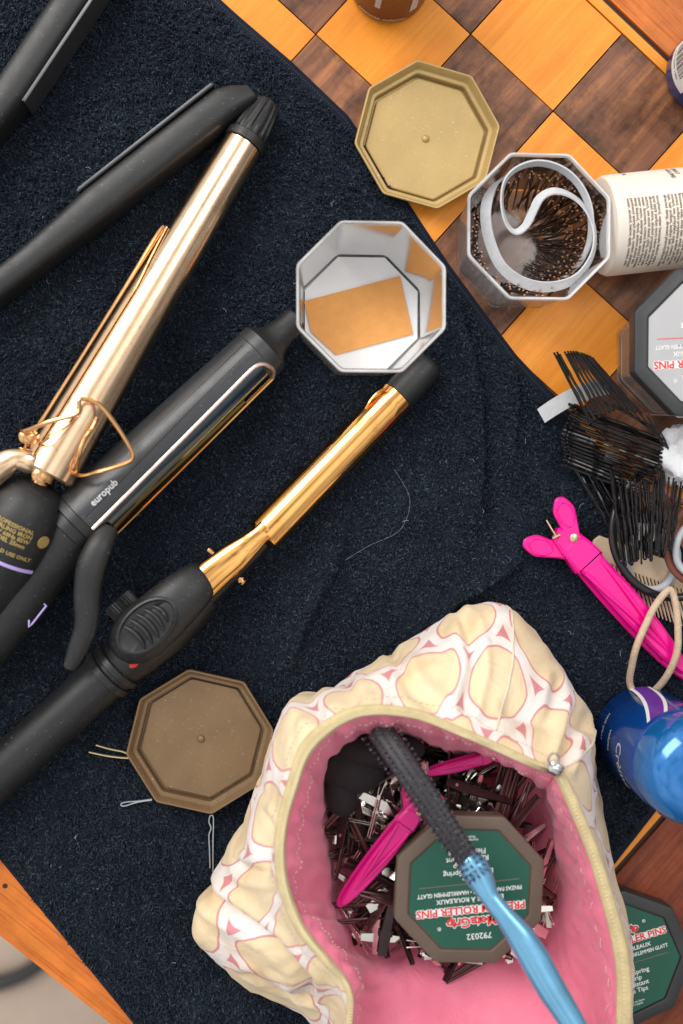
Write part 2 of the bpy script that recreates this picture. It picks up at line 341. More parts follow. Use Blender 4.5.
    def build(s, name, mats, parent=None, smooth=True, angle=38, org=None, uv=None):
        me = bpy.data.meshes.new(name)
        if org is None: org = ORG[parent.name] if parent is not None else (s.v[0] if s.v else Vector())
        org = Vector(org)
        me.from_pydata([(v - org) * S for v in s.v], [], s.f)
        if not isinstance(mats, (list, tuple)): mats = [mats]
        for m in mats: me.materials.append(MT[m] if isinstance(m, str) else m)
        me.polygons.foreach_set('material_index', s.mi)
        if uv is not None:
            l = me.uv_layers.new(name='UVMap'); vi = np.empty(len(me.loops), np.int32); me.loops.foreach_get('vertex_index', vi)
            l.data.foreach_set('uv', np.asarray(uv, np.float32)[vi].ravel())
        me.validate()
        import bmesh
        bm = bmesh.new(); bm.from_mesh(me); bmesh.ops.recalc_face_normals(bm, faces=bm.faces); bm.to_mesh(me); bm.free()
        if smooth:
            me.shade_smooth(); me.set_sharp_from_angle(angle=R_(angle))
        o = bpy.data.objects.new(name, me); COL.objects.link(o)
        ORG[o.name] = org
        if parent is not None: o.parent = parent
        else: o.location = org * S
        return o
def copy_to(src, mat, label=None, group=None):
    o = src.copy(); COL.objects.link(o)
    o.matrix_world = mat
    if label: o['label'] = label
    if group: o['group'] = group
    for ch in [c for c in bpy.data.objects if c.parent == src]:
        c = ch.copy(); COL.objects.link(c); c.parent = o
    return o
def poly(n, R, rot=0.0, rc=0.04, k=3):          # regular polygon with rounded corners (unit: same as R)
    out = []
    for i in range(n):
        a = rot + 2 * PI * i / n
        c = Vector((math.cos(a), math.sin(a))) * R
        p0 = Vector((math.cos(a - 2 * PI / n), math.sin(a - 2 * PI / n))) * R; p1 = Vector((math.cos(a + 2 * PI / n), math.sin(a + 2 * PI / n))) * R
        A = c + (p0 - c) * rc; B = c + (p1 - c) * rc
        for j in range(k):
            t = j / (k - 1); out.append(A * (1 - t) ** 2 + c * 2 * t * (1 - t) + B * t * t)
    return out
def octloft(mb, prof, cen, rot, mi=0, cap=(True, True), up=None, rc=0.05):
    cen = Vector(cen); rs = []
    for r, z in prof:
        rs.append([cen + Vector((p.x, p.y, z)) for p in poly(8, max(r, 0.02), rot, rc)])
    return mb.rings(rs, True, cap, mi)
_txt = {}
def text2d(body, size, off=0.0, align='LEFT', lh=1.0):
    key = (body, off, align, lh)
    if key not in _txt:
        c = bpy.data.curves.new('t', 'FONT'); c.body = body; c.size = 1; c.offset = off; c.align_x = align; c.resolution_u = 2; c.space_line = lh
        o = bpy.data.objects.new('t', c); COL.objects.link(o); dg = bpy.context.evaluated_depsgraph_get()
        me = bpy.data.meshes.new_from_object(o.evaluated_get(dg)); vs = [v.co.copy() for v in me.vertices]; fs = [tuple(p.vertices) for p in me.polygons]
        bpy.data.objects.remove(o); bpy.data.curves.remove(c); bpy.data.meshes.remove(me); _txt[key] = (vs, fs)
    vs, fs = _txt[key]
    return [Vector((v.x * size, v.y * size)) for v in vs], fs
def text(mb, body, size, mapf, off=0.0, align='CENTER', mi=0, lh=1.0, sx=1.0):
    vs, fs = text2d(body, size, off, align, lh); return mb.add([mapf(v.x * sx, v.y) for v in vs], fs, mi)

# ------------------------------------------------------------------ the setting: floor and table
def struct(o): o['kind'] = 'structure'; return o
FZ = -720.0
mb = MB(); g = 3000
mb.add([(-g, -g, FZ), (g, -g, FZ), (g, g, FZ), (-g, g, FZ)], [(0, 1, 2, 3)])
struct(mb.build('floor', 'floor', smooth=False))
# dark hoop on the floor
mb = MB(); c = P(-20, 905, FZ + 12); ring = [c + Vector((math.cos(a) * 105, math.sin(a) * 98, 0)) for a in np.linspace(0, 2 * PI, 64, endpoint=False)]
mb.tube(ring, 9, 12, closed=True)
tag(mb.build('floor_hoop', 'floor_tube', org=c), 'dark curved hoop lying on the beige floor below the table corner', 'hoop')

A0 = P(553, 111); U = (P(634, 186.5) - A0); V = (P(622, 34) - A0)
U = Vector((U.x, U.y, 0)); V = Vector((V.x, V.y, 0))
def G(a, b, z=0): q = A0 + U * a + V * b; return Vector((q.x, q.y, z))
table = thing('chess_table', 'wooden table inlaid with an orange and brown chessboard, under the navy towel', 'table', G(1, -3))
def quadmesh(cells, name, mats, parent, z=0.0, thick=18):   # cells: (corner list, material index, grain direction)
    me_v, me_f, uvs, mi = [], [], [], []
    for cs, m_, gdir in cells:
        k = len(me_v); gd = Vector(gdir).normalized(); gp = Vector((-gd.y, gd.x, 0)); ox, oy = random.uniform(0, 9), random.uniform(0, 9)
        top = [Vector((c.x, c.y, z)) for c in cs]; bot = [Vector((c.x, c.y, z - thick)) for c in cs]
        me_v += top + bot
        uvs += [(c.dot(gd) * S + ox, c.dot(gp) * S + oy + (0 if i < 4 else 0.05)) for i, c in enumerate(top + bot)]
        fs = [(0, 1, 2, 3), (7, 6, 5, 4)] + [(i, i + 4, (i + 1) % 4 + 4, (i + 1) % 4) for i in range(4)]
        for f in fs: me_f.append(tuple(i + k for i in f)); mi.append(m_)
    mb = MB(); mb.add(me_v, me_f); mb.mi = mi
    return mb.build(name, mats, parent, smooth=False, uv=uvs)
gp_ = 0.006
cells = []
for a in range(-3, 5):
    for b in range(-7, 1):
        cs = [G(a + gp_, b + gp_), G(a + 1 - gp_, b + gp_), G(a + 1 - gp_, b + 1 - gp_), G(a + gp_, b + 1 - gp_)]
        dark = (a + b) % 2 != 0
        cells.append((cs, 1 if (a + b) % 2 == 0 else 0, V if random.random() < .75 or dark else V))
# anchor square (a=0,b=0) is the dark square right of the anchor vertex
quadmesh(cells, 'playing_field', ['light_wood', 'dark_wood'], table, 0.0)
s0, s1 = 0.105, 0.155
e0, e1 = -3, 5; f0, f1 = -7, 1
def frame(name, mat, i0, i1, z, thick=18):
    A = [G(e0 - i0, f0 - i0), G(e1 + i0, f0 - i0), G(e1 + i0, f1 + i0), G(e0 - i0, f1 + i0)]
    B = [G(e0 - i1, f0 - i1), G(e1 + i1, f0 - i1), G(e1 + i1, f1 + i1), G(e0 - i1, f1 + i1)]
    return [[A[k], B[k], B[(k + 1) % 4], A[(k + 1) % 4]] for k in range(4)]
quadmesh([(c, 0, c[3] - c[0]) for c in frame('x', 0, 0.012, s0, 0)], 'inlay_strip', ['light_wood'], table, 0.1)
quadmesh([(c, 0, c[3] - c[0]) for c in frame('x', 0, s0 + .002, s1 - .002, 0)], 'groove', ['groove'], table, -1.2)
for k, c in enumerate(frame('x', 0, s1, 2.36, 0)):
    quadmesh([(c, 0, c[3] - c[0])], 'border_board', ['red_wood' if k == 1 else 'rail_wood'], table, 0.6, 22)
mb = MB(); mb.add([G(e0, f0, -19), G(e1, f0, -19), G(e1, f1, -19), G(e0, f1, -19), G(e0, f0, -26), G(e1, f0, -26), G(e1, f1, -26), G(e0, f1, -26)], [(0, 1, 2, 3), (7, 6, 5, 4), (0, 4, 5, 1), (1, 5, 6, 2), (2, 6, 7, 3), (3, 7, 4, 0)])
mb.build('underboard', 'groove', table, smooth=False)
for a, b in ((-2.8, -6.9), (4.8, -6.9), (4.8, 0.9), (-2.8, 0.9)):
    q = G(a, b); mb = MB(); mb.lathe([(0, 22), (-300, 26), (-FZ * -1 + 0, 18)], Vector((q.x, q.y, -26)), (0, 0, 1), 20) if False else mb.tube([Vector((q.x, q.y, -26)), Vector((q.x, q.y, FZ))], [26, 18], 16)
    mb.build('leg', 'red_wood', table, uv=[(v.z * S, v.x * S) for v in mb.v])
q = P(5, 886, 0.65); mb = MB(); mb.lathe([(0, 1.3), (0.15, 1.2), (0.16, 0.01)], q, (0, 0, 1), 12); mb.build('screw_hole', 'groove', table)

# ------------------------------------------------------------------ towel
TW = [P(-70, -270), P(775, 660), P(313, 1243), P(-405, 360)]
EDGE = np.array([(-0.1, 4), (0.15, 8), (0.317, 18), (0.38, 23), (0.441, 26), (0.51, 20), (0.576, 13), (0.664, 7), (0.727, 8), (0.80, 5), (1.1, 0)])
RIDGES = [([(452, 400), (456, 450), (462, 500), (450, 560)], 9, 4.5), ([(498, 360), (500, 430), (500, 490), (520, 540)], 9, 4.2),
          ([(500, 560), (460, 600), (412, 632)], 9, 4.5), ([(330, 560), (305, 610), (292, 655)], 9, 3.2), ([(345, 430), (325, 520), (295, 580)], 14, 2.6),
          ([(150, 10), (200, 40), (290, 110), (330, 180)], 18, 2.6), ([(30, 830), (120, 860), (190, 960)], 22, 2.6), ([(640, 800), (600, 880)], 12, 2.6), ([(380, 430), (372, 500), (380, 580)], 8, 2.6)]
def seg_d(x, y, pts):
    best = np.full(x.shape, 1e9)
    q = [P(*p) for p in pts]
    for a, b in zip(q, q[1:]):
        ax, ay, bx, by = a.x, a.y, b.x, b.y; L = (bx - ax) ** 2 + (by - ay) ** 2
        t = np.clip(((x - ax) * (bx - ax) + (y - ay) * (by - ay)) / L, 0, 1)
        best = np.minimum(best, np.hypot(x - ax - t * (bx - ax), y - ay - t * (by - ay)))
    return best
FOLDS = [([(452, 300), (466, 350), (476, 410), (478, 460), (474, 500), (484, 545)], 14, 5.0), ([(520, 556), (496, 574), (456, 598), (418, 632)], 13, 4.2),
         ([(352, 500), (330, 570), (300, 625), (290, 668)], 13, 3.4), ([(505, 350), (512, 400), (508, 450), (520, 490)], 9, 2.6), ([(170, 30), (230, 70), (300, 140)], 14, 2.2), ([(40, 850), (110, 880), (170, 950)], 16, 2.4)]
def seg_signed(x, y, pts):
    best = np.full(x.shape, 1e9); sg = np.zeros(x.shape); q = [P(*p) for p in pts]
    for a, b in zip(q, q[1:]):
        dx, dy = b.x - a.x, b.y - a.y; t = np.clip(((x - a.x) * dx + (y - a.y) * dy) / (dx * dx + dy * dy), 0, 1)
        d = np.hypot(x - a.x - t * dx, y - a.y - t * dy); c = dx * (y - a.y) - dy * (x - a.x)
        m = d < best; best = np.where(m, d, best); sg = np.where(m, np.where(c < 0, 1, -1), sg)
    return best, sg
def seg_fade(x, y, pts):                         # folds run out towards their ends
    a, b = P(*pts[0]), P(*pts[-1]); dx, dy = b.x - a.x, b.y - a.y
    t = ((x - a.x) * dx + (y - a.y) * dy) / (dx * dx + dy * dy)
    return np.clip(np.minimum(t, 1 - t) * 5 + .15, 0, 1)
def vnoise(x, y, sc, seed):
    r = np.random.default_rng(seed); gN = 64; tab = r.random((gN, gN)); X = x / sc; Y = y / sc
    i = np.floor(X).astype(int); j = np.floor(Y).astype(int); fx = X - i; fy = Y - j; fx = fx * fx * (3 - 2 * fx); fy = fy * fy * (3 - 2 * fy)
    g_ = lambda a, b: tab[a % gN, b % gN]
    return (g_(i, j) * (1 - fx) + g_(i + 1, j) * fx) * (1 - fy) + (g_(i, j + 1) * (1 - fx) + g_(i + 1, j + 1) * fx) * fy
def towel_z(x, y):
    z = 2.0 + 0.9 * vnoise(x, y, 26, 1) + 0.5 * vnoise(x, y, 11, 2)
    for pts, wd, am in RIDGES:
        d = seg_d(x, y, pts); z = z + am * np.exp(-(d / wd) ** 2) * 0.8
    for pts, w1, am in FOLDS:
        d, sg = seg_signed(x, y, pts)
        z = z + 1.5 * am * np.where(sg > 0, np.exp(-(d / w1) ** 1.4), np.exp(-(d / 1.6) ** 2)) * seg_fade(x, y, pts)
    return np.maximum(z, 0.9)
def towel_xy(s_, t_):                           # s along the upper right edge, t away from it
    a, b, c, d = [np.array((p.x, p.y)) for p in TW]
    e = np.interp(s_, EDGE[:, 0], EDGE[:, 1]); nrm = (a - d) / np.linalg.norm(a - d)
    q = (1 - s_)[..., None] * ((1 - t_)[..., None] * a + t_[..., None] * d) + s_[..., None] * ((1 - t_)[..., None] * b + t_[..., None] * c)
    return q + nrm * (e * (1 - t_))[..., None]
ns, nt = 420, 250
ss, tt = np.meshgrid(np.linspace(0, 1, ns), np.linspace(0, 1, nt), indexing='ij')
q = towel_xy(ss, tt); zz = towel_z(q[..., 0], q[..., 1])
edge = np.minimum(np.minimum(ss * 620, (1 - ss) * 620), np.minimum(tt * 360, (1 - tt) * 360))
zz = zz * np.clip(0.35 + edge / 9, 0, 1)
vs = np.stack([q[..., 0], q[..., 1], zz], -1).reshape(-1, 3) * S
idx = np.arange(ns * nt).reshape(ns, nt)
fs = np.stack([idx[:-1, :-1], idx[1:, :-1], idx[1:, 1:], idx[:-1, 1:]], -1).reshape(-1, 4)
def np_mesh(name, vs, fs, mat, smooth=True):
    me = bpy.data.meshes.new(name); me.vertices.add(len(vs)); me.vertices.foreach_set('co', vs.astype(np.float32).ravel())
    me.loops.add(fs.size); me.loops.foreach_set('vertex_index', fs.astype(np.int32).ravel())
    me.polygons.add(len(fs)); me.polygons.foreach_set('loop_start', np.arange(0, fs.size, 4, dtype=np.int32))
    me.update(calc_edges=True); me.materials.append(MT[mat])
    if smooth: me.shade_smooth()
    return me
towel = thing('towel', 'dark navy terry towel spread over the chessboard table under the hair tools', 'towel', (0, 0, 0))
# give the ground cloth a hem that turns down to the table
bd = [idx[0, :], idx[:, -1], idx[-1, ::-1], idx[::-1, 0]]
me = np_mesh('cloth', vs, fs[:, ::-1], 'towel'); o = bpy.data.objects.new('cloth', me); COL.objects.link(o); o.parent = towel
# pile: small bent loops of yarn
NL = 190000
sL, tL = rng.random(NL * 3), rng.random(NL * 3)
qx = towel_xy(sL, tL)
def proj(x, y):
    w_ = np.stack([x, y, np.full_like(x, -CH)], -1) @ np.array(CROT)     # world->camera
    return 341.5 - w_[:, 0] / w_[:, 2] * FPX, 512 + w_[:, 1] / w_[:, 2] * FPX
px_, py_ = proj(qx[:, 0], qx[:, 1])
hem = np.minimum(tL * 360, (1 - sL) * 620)
ok = (px_ > -60) & (px_ < 743) & (py_ > -60) & (py_ < 1084) & (hem > 4.5) & ((1 - tL) * 360 > 1.5) & (rng.random(NL * 3) < 0.97)
qx = qx[ok]; sL = sL[ok]; tL = tL[ok]
if len(qx) > NL: qx = qx[:NL]; sL = sL[:NL]; tL = tL[:NL]
n = len(qx); x0, y0 = qx[:, 0], qx[:, 1]; z0 = towel_z(x0, y0) * np.clip(0.35 + np.minimum(np.minimum(tL, 1 - tL) * 360, np.minimum(sL, 1 - sL) * 620) / 9, 0, 1) - 0.2
ang = rng.random(n) * 2 * PI + 0; flow = vnoise(x0, y0, 14, 9) * 2 * PI * 1.3
clump = vnoise(x0, y0, 2.4, 5); hgt = 0.4 + 0.6 * rng.random(n) + 2.4 * clump ** 1.3; ln = 0.45 + 0.5 * rng.random(n); wd = 0.17 + 0.12 * rng.random(n)
lx, ly = np.cos(flow) * 0.9 + rng.normal(0, .45, n), np.sin(flow) * 0.9 + rng.normal(0, .45, n)
prof = [(-1, 0), (-1.05, .6), (0, 1.0), (1.05, .6), (1, 0)]
V_ = np.empty((n, 10, 3)); cx, sx_ = np.cos(ang), np.sin(ang); tw = rng.normal(0, .7, n)
for k, (u, h) in enumerate(prof):
    c_x = x0 + cx * u * ln + lx * h * .8; c_y = y0 + sx_ * u * ln + ly * h * .8; c_z = z0 + h * hgt
    a2 = ang + PI / 2 + tw * (k - 2) * .5; wx, wy = np.cos(a2) * wd, np.sin(a2) * wd
    V_[:, 2 * k] = np.stack([c_x - wx, c_y - wy, c_z], -1); V_[:, 2 * k + 1] = np.stack([c_x + wx, c_y + wy, c_z + .1], -1)
F_ = np.array([[2 * k, 2 * k + 1, 2 * k + 3, 2 * k + 2] for k in range(4)])
F_ = (F_[None] + (np.arange(n) * 10)[:, None, None]).reshape(-1, 4)
me = np_mesh('terry_pile', V_.reshape(-1, 3) * S, F_, 'pile')
at = me.attributes.new('rnd', 'FLOAT', 'POINT'); at.data.foreach_set('value', np.repeat(rng.random(n), 10).astype(np.float32))
o = bpy.data.objects.new('terry_pile', me); COL.objects.link(o); o.parent = towel; o['kind'] = 'stuff'
lt = MB()
for k in range(70):                              # lint and stray hairs caught in the pile
    x_, y_ = random.uniform(10, 640), random.uniform(20, 1000); a_ = random.uniform(0, PI)
    if y_ < 60 + (x_ - 225) * 1.15: continue
    p0 = P(x_, y_, 6.5); L_ = random.uniform(.5, 3.0); bx_ = random.uniform(-.8, .8)
    d_ = Vector((math.cos(a_), math.sin(a_), 0)); n_ = Vector((-d_.y, d_.x, 0)); zt_ = float(towel_z(np.array([p0.x]), np.array([p0.y]))[0]) + 2.2; p0.z = zt_
    lt.tube([p0, p0 + d_ * L_ / 2 + n_ * bx_, p0 + d_ * L_], random.uniform(.05, .10), 4)
for pts in ([(395, 470), (410, 500), (400, 530), (370, 545), (345, 560)],):
    q_ = [P(x_, y_, 6) for x_, y_ in pts]
    for p_ in q_: p_.z = float(towel_z(np.array([p_.x]), np.array([p_.y]))[0]) + 2.6
    lt.tube(cat_path(q_, 8), .045, 4)
o = lt.build('lint', 'lint', towel); o['kind'] = 'stuff'
st_ = MB()
def edge_pt(s_, off):
    q_ = towel_xy(np.array([s_]), np.array([off / 356.0]))[0]; z_ = float(towel_z(np.array([q_[0]]), np.array([q_[1]]))[0]) * min(1, .35 + off / 9) + .25
    return Vector((q_[0], q_[1], z_))
for k in range(230):
    s_ = .28 + k * .0026; st_.tube([edge_pt(s_, 2.6), edge_pt(s_ + .0016, 2.6)], .22, 5)
o = st_.build('hem_stitching', 'stitch', towel); o['kind'] = 'stuff'
TZ = 4.2                                         # height at which things rest on the towel

# ------------------------------------------------------------------ open hair straightener, upper left
def bar(mb, A, B, prof, wdir, mi=0, hdir=(0, 0, 1), ex=3.2, seg=24):   # prof: (t, half width, half height, side shift, lift)
    A, B = Vector(A), Vector(B); ax = (B - A); wd = Vector(wdir).normalized(); hd = Vector(hdir); rs = []
    for t, hw, hh, sh, lf in prof:
        c = A + ax * t + wd * sh + hd * lf; r = []
        for k in range(seg):
            a = 2 * PI * k / seg; ca, sa = math.cos(a), math.sin(a)
            r.append(c + wd * hw * math.copysign(abs(ca) ** (2 / ex), ca) + hd * hh * math.copysign(abs(sa) ** (2 / ex), sa))
        rs.append(r)
    return mb.rings(rs)
st = thing('hair_straightener', 'open matt black hair straightener, its two arms spread in a V at upper left', 'hair straightener', P(-260, 480, TZ))
zc = 15
for (tip, near, side, w0) in ((P(249, 88, zc), P(-262, 492, zc), 1, 7.8), (P(124, -70, zc), P(-238, 472, zc), -1, 7.2)):
    ax = (near - tip); L = ax.length; d = ax.normalized(); inn = Vector((d.y, -d.x, 0)) * side     # towards the other arm
    mb = MB(); bar(mb, tip, near, [(0.0, 2.5, 3, -4.5, 0), (0.004, 4.5, 7, -3.6, 0), (0.025, w0 - 1, 9.3, -1.6, 0), (0.05, w0 + .6, 10, 0, 0), (0.10, w0 + .9, 10, 0, 0), (0.30, w0 + 1.1, 10.5, 0, 0), (0.35, w0 + 0.2, 10.5, -0.6, 0), (0.42, w0 - 0.8, 10, -1.0, 0), (0.7, w0 - 1.2, 10, -1.0, 0), (1, w0 - 1, 10, 0, 0)], inn)
    arm = mb.build('arm', 'black_soft', st)
    mb = MB(); bar(mb, tip, near, [(0.045, .5, 8.2, w0 + 1.5, 0), (0.048, .8, 9.0, w0 + 1.5, 0), (0.305, .8, 9.0, w0 + 1.5, 0), (0.31, .5, 8.2, w0 + 1.5, 0)], inn, ex=8)
    mb.build('heating_plate', 'plate', arm)
    mb = MB(); bar(mb, tip, near, [(0.045, .7, 8.0, w0 + 1.0, 0.5), (0.31, .7, 8.0, w0 + 1.0, 0.5)], inn, ex=10)
    mb.build('plate_frame', 'black_gloss', arm)
mb = MB(); mb.lathe([(0, 12), (1, 13), (22, 13), (23, 12)], P(-258, 484, TZ), (0, 0, 1), 32); mb.build('hinge', 'black', st)

# ------------------------------------------------------------------ large pale gold curling iron
def cyl_surf(A, B, rA, rB, ref=(0, 0, 1)):       # returns f(distance mm, angle deg, extra radius): angle 0 = up, + = to the left of the direction A->B
    A, B = Vector(A), Vector(B); ax = (B - A); L = ax.length; a = ax.normalized(); u = Vector(ref); u = (u - a * u.dot(a)).normalized(); w_ = u.cross(a)
    def f(d, ang, e=0.0):
        t = d / L; r = rA + (rB - rA) * t + e; q = R_(ang); return A + a * d + (u * math.cos(q) + w_ * (-math.sin(q))) * r
    f.L = L; f.a = a; f.u = u; f.r = lambda d: rA + (rB - rA) * d / L
    return f
def shell(mb, f, d0, d1, a0, a1, e0, e1, nd=16, na=10, mi=0, taper=None):   # thick curved patch on a cylinder
    def ring(d, t):
        s_ = taper(t) if taper else 1.0; m = (a0 + a1) / 2; h = (a1 - a0) / 2 * s_
        an = np.linspace(m - h, m + h, na)
        return [f(d, x, e1) for x in an] + [f(d, x, e0) for x in an[::-1]]
    return mb.rings([ring(d0 + (d1 - d0) * t, t) for t in np.linspace(0, 1, nd)], True, (True, True), mi)

T_, B_ = P(243, 145, 17), P(47, 474, 34)
f = cyl_surf(T_, B_, 9.2, 13.0)
gi = thing('curling_iron', 'large pale gold curling iron with ribbed black tip and copper wire stand', 'curling iron', P(47, 474, TZ))
mb = MB(); mb.lathe([(0, 8.6), (0.4, 9.2), (f.L - 1, 13.0), (f.L, 12.2)], T_, f.a, 48); barrel = mb.build('barrel', 'pale_gold', gi)
mb = MB(); ta = -f.a
mb.lathe([(0.0, 8.8), (0.3, 9.9), (4.2, 9.8), (5, 8.6)], T_, ta, 40, cap=(True, True))
rs = []
for d, r, rb in [(4.6, 8.2, 0), (6, 8.1, .4), (10, 7.6, .6), (17, 6.7, .6), (22, 5.9, .4), (24, 5.0, .1), (24.8, 3.5, 0)]:
    ring_ = []
    u, w_ = f.u, f.u.cross(ta)
    for k in range(72):
        a = 2 * PI * k / 72; rr = r + rb * (1 if (k % 6) < 3 else -0.6)
        ring_.append(T_ + ta * d + (u * math.cos(a) + w_ * math.sin(a)) * rr)
    rs.append(ring_)
mb.rings(rs); mb.build('cool_tip', 'black_soft', gi)
# spring clamp along the left side of the barrel
mb = MB(); shell(mb, f, f.L * .30, f.L * .99, 34, 104, 0.5, 1.3, 24, 12, taper=lambda t: min(1, .25 + t * 3))
mb.build('clamp', 'pale_gold', gi)
mb = MB(); mb.tube(cat_path([f(f.L * t, a, e) for t, a, e in ((.30, 70, 1.5), (.33, 76, 2.2), (.5, 76, 1.7), (.7, 76, 1.5), (.86, 76, 1.6), (.93, 76, 1.6), (.97, 74, 1.2))]), 0.8, 8)
mb.build('clamp_rib', 'copper', gi)
mb = MB(); mb.tube(cat_path([P(44, 468, 37), P(32, 463, 43), P(16, 459, 45), P(0, 466, 45), P(-16, 476, 44)], 5), [2.6, 3.6, 3.4, 4.4, 5.5], 12, sx=1.5, up=(0, 0, 1)); mb.build('lever', 'pale_gold', gi)
for (x, y, z) in ((29, 437, 42), (42, 475, 44)):
    c = P(x, y, z - 6); mb = MB(); mb.lathe([(0, 3.6), (2, 3.8), (2.5, 2.6), (4, 2.6), (4.4, 3.6), (6, 3.7), (6.8, 2.4), (7, 0.4)], c, (0.1, 0, 1), 20); mb.build('screw', 'copper', gi)
wire = [(20, 428, 42), (25, 431, 46), (48, 422, 50), (74, 415, 52), (79, 409, 52), (79, 400, 52), (86, 399, 51), (100, 405, 50), (114, 422, 48), (128, 444, 47), (133, 455, 47), (129, 462, 47), (112, 468, 47), (95, 473, 46), (82, 476, 42), (76, 472, 38), (78, 458, 42), (84, 440, 42), (93, 427, 42), (97, 418, 40)]
mb = MB(); mb.tube(cat_path([P(*p) for p in wire], 5), 1.05, 8); mb.build('wire_stand', 'copper', gi)
mb = MB(); mb.tube(cat_path([P(20, 428, 42), P(24, 440, 40), P(34, 446, 38), P(46, 440, 50), P(68, 424, 49), P(75, 416, 49)], 5), 0.6, 8); mb.build('spring_wire', 'copper', gi)
mb = MB(); mb.lathe([(0, 5), (1, 6), (4, 6), (5, 4.6), (8, 4.4), (9, 5.2), (12, 5.2)], P(46, 472, 33), f.a, 20); mb.build('ferrule', 'copper', gi)
H0 = P(40, 483, 34); H1 = P(-40, 640, 26); ha = (H1 - H0).normalized()
mb = MB(); mb.lathe([(0, 7), (1, 10), (4, 13.5), (10, 16.8), (18, 18.6), (28, 19), (40, 18), (52, 15.5), (62, 14), (64, 13), (90, 14)], H0, ha, 48); hd = mb.build('handle', 'black_soft', gi)
hf = cyl_surf(H0, H1, 18.9, 18.9)
mb = MB()
def hmap(x, y, d0, a0): return lambda u, v: hf(d0 - v - y, a0 - (u + x) / 19 * 57.3, 0.25 if d0 - v < 41 else -0.4)
for i, (a_, b_) in enumerate((('hair tool\nceramic', 'warning'), )):
    text(mb, 'PROFESSIONAL\nCURLING IRON\n120V 60Hz 85W\nMODEL 25mm', 2.6, lambda u, v: hf(17 - v + 2, -6 - u / 18 * 57.3 * 1, 0.3), off=0.03, lh=0.95)
text(mb, 'HOUSEHOLD USE ONLY', 2.4, lambda u, v: hf(31.5 - v, -6 - u / 18 * 57.3, 0.3), off=0.03)
mb.lathe([(0, 3.0), (0.3, 3.0)], hf(21, -54, 0), hf(21, -54, 1) - hf(21, -54, 0), 20); mb.build('lettering', 'ink_gold', hd)
mb = MB(); shell(mb, hf, 35.5, 37.0, -62, 48, -0.35, 0.28, 3, 24); mb.build('stripe', 'ink_lilac', hd)

# ------------------------------------------------------------------ thick black iron with a rose gold edged plate
T_, B_ = P(266, 347, 18), P(84, 519, 25)
f = cyl_surf(T_, B_, 12.9, 15.9)
ki = thing('curling_iron', 'thick charcoal curling iron with rose gold trim and the word europub', 'curling iron', P(80, 516, TZ))
mb = MB(); mb.lathe([(0, 12.2), (0.6, 13.1), (6, 13.4), (6.4, 13.0), (f.L, 15.9)], T_, f.a, 56); body = mb.build('body', 'grey_body', ki)
mb = MB(); mb.lathe([(0, 12.4), (1.0, 11.6), (3, 9.2), (6, 7.8), (12, 6.6), (18, 6.3), (20, 6.0), (20.6, 5.2), (20.8, 0.5)], T_, -f.a, 40); mb.build('cool_tip', 'black_soft', ki)
def strip(f, d0, d1, lo, hi, e0, e1, n=24, na=8):   # patch whose two edge angles run from lo[0],hi[0] to lo[1],hi[1]
    rs = []
    for t in np.linspace(0, 1, n):
        d = d0 + (d1 - d0) * t; an = np.linspace(lo[0] + (lo[1] - lo[0]) * t, hi[0] + (hi[1] - hi[0]) * t, na)
        rs.append([f(d, x, e1) for x in an] + [f(d, x, e0) for x in an[::-1]])
    return rs
for a0_, a1_ in ((32, 18), (12, -5)):                # two fine seams
    mb = MB(); mb.rings(strip(f, 9, f.L - 3, (a0_ - .7, a1_ - .7), (a0_ + .7, a1_ + .7), -.4, .06, 8, 3)); mb.build('seam', 'black_gloss', ki)
mb = MB(); shell(mb, f, 8.8, 9.6, 12, 32, -.4, 0.06, 2, 8); mb.build('seam', 'black_gloss', ki)
# heated window on the lower right side: dark chrome tube framed by rose gold above and orange gold below
mb = MB(); mb.rings(strip(f, 9.5, f.L - 2, (-78, -78), (-18, -27), -.6, .15, 30, 14)); mb.build('heated_barrel', 'dark_chrome', ki)
mb = MB(); mb.tube(cat_path([f(d, a, .3) for d, a in ((8.5, -76), (6.4, -60), (6.6, -42), (8, -28), (11, -20), (16, -18), (30, -19.5), (60, -22.5), (f.L - 1, -27))], 6), 1.0, 8)
mb.build('plate_trim', 'rose', ki)
mb = MB(); mb.tube([f(d, -78 + d * .04, .4) for d in np.linspace(8, f.L - 1, 20)], 1.0, 8); mb.build('plate_trim', 'gold', ki)
mb = MB(); shell(mb, f, f.L * .22, f.L - 1, -78, -54, 0.2, 0.9, 24, 8, taper=lambda t: min(1, .25 + t * 1.0)); mb.build('clamp', 'gold', ki)
for d in (.66, .80, .93):
    mb = MB(); mb.lathe([(0, 1.5), (1, 1.4), (1.4, .6)], f(f.L * d, -80, 0), f(5, -80, 1) - f(5, -80, 0), 12); mb.build('rivet', 'gold', ki)
mb = MB(); text(mb, 'europub', 4.5, lambda u, v: f(f.L - 8.5 - u, -1.5 + v / 15 * 57.3, 0.12), off=0.02, align='LEFT'); mb.build('lettering', 'ink_pale', body)
mb = MB(); mb.lathe([(-1, 15.5), (-.5, 16.6), (3.5, 16.8), (4, 16.2), (4.2, 15.2), (9, 15.0), (9.5, 14), (10, 12)], B_, f.a, 48); mb.build('collar', 'black', ki)
pp = cat_path([B_ + f.a * 6, P(48, 560, 24), P(10, 612, 22), P(-40, 672, 20), P(-120, 760, 18)], 6)
mb = MB(); mb.tube(pp, [14.5, 13.4, 13.2, 12.8, 12.5], 32); hd = mb.build('handle', 'black_soft', ki)
mb = MB(); mb.tube([P(44, 604, 36.0), P(46.5, 605.6, 35.6), P(32, 624, 35.4), P(29.0, 627, 35.6), P(29.0, 620, 36.0)], 0.45, 6); mb.build('emblem', 'ink_lilac', hd)
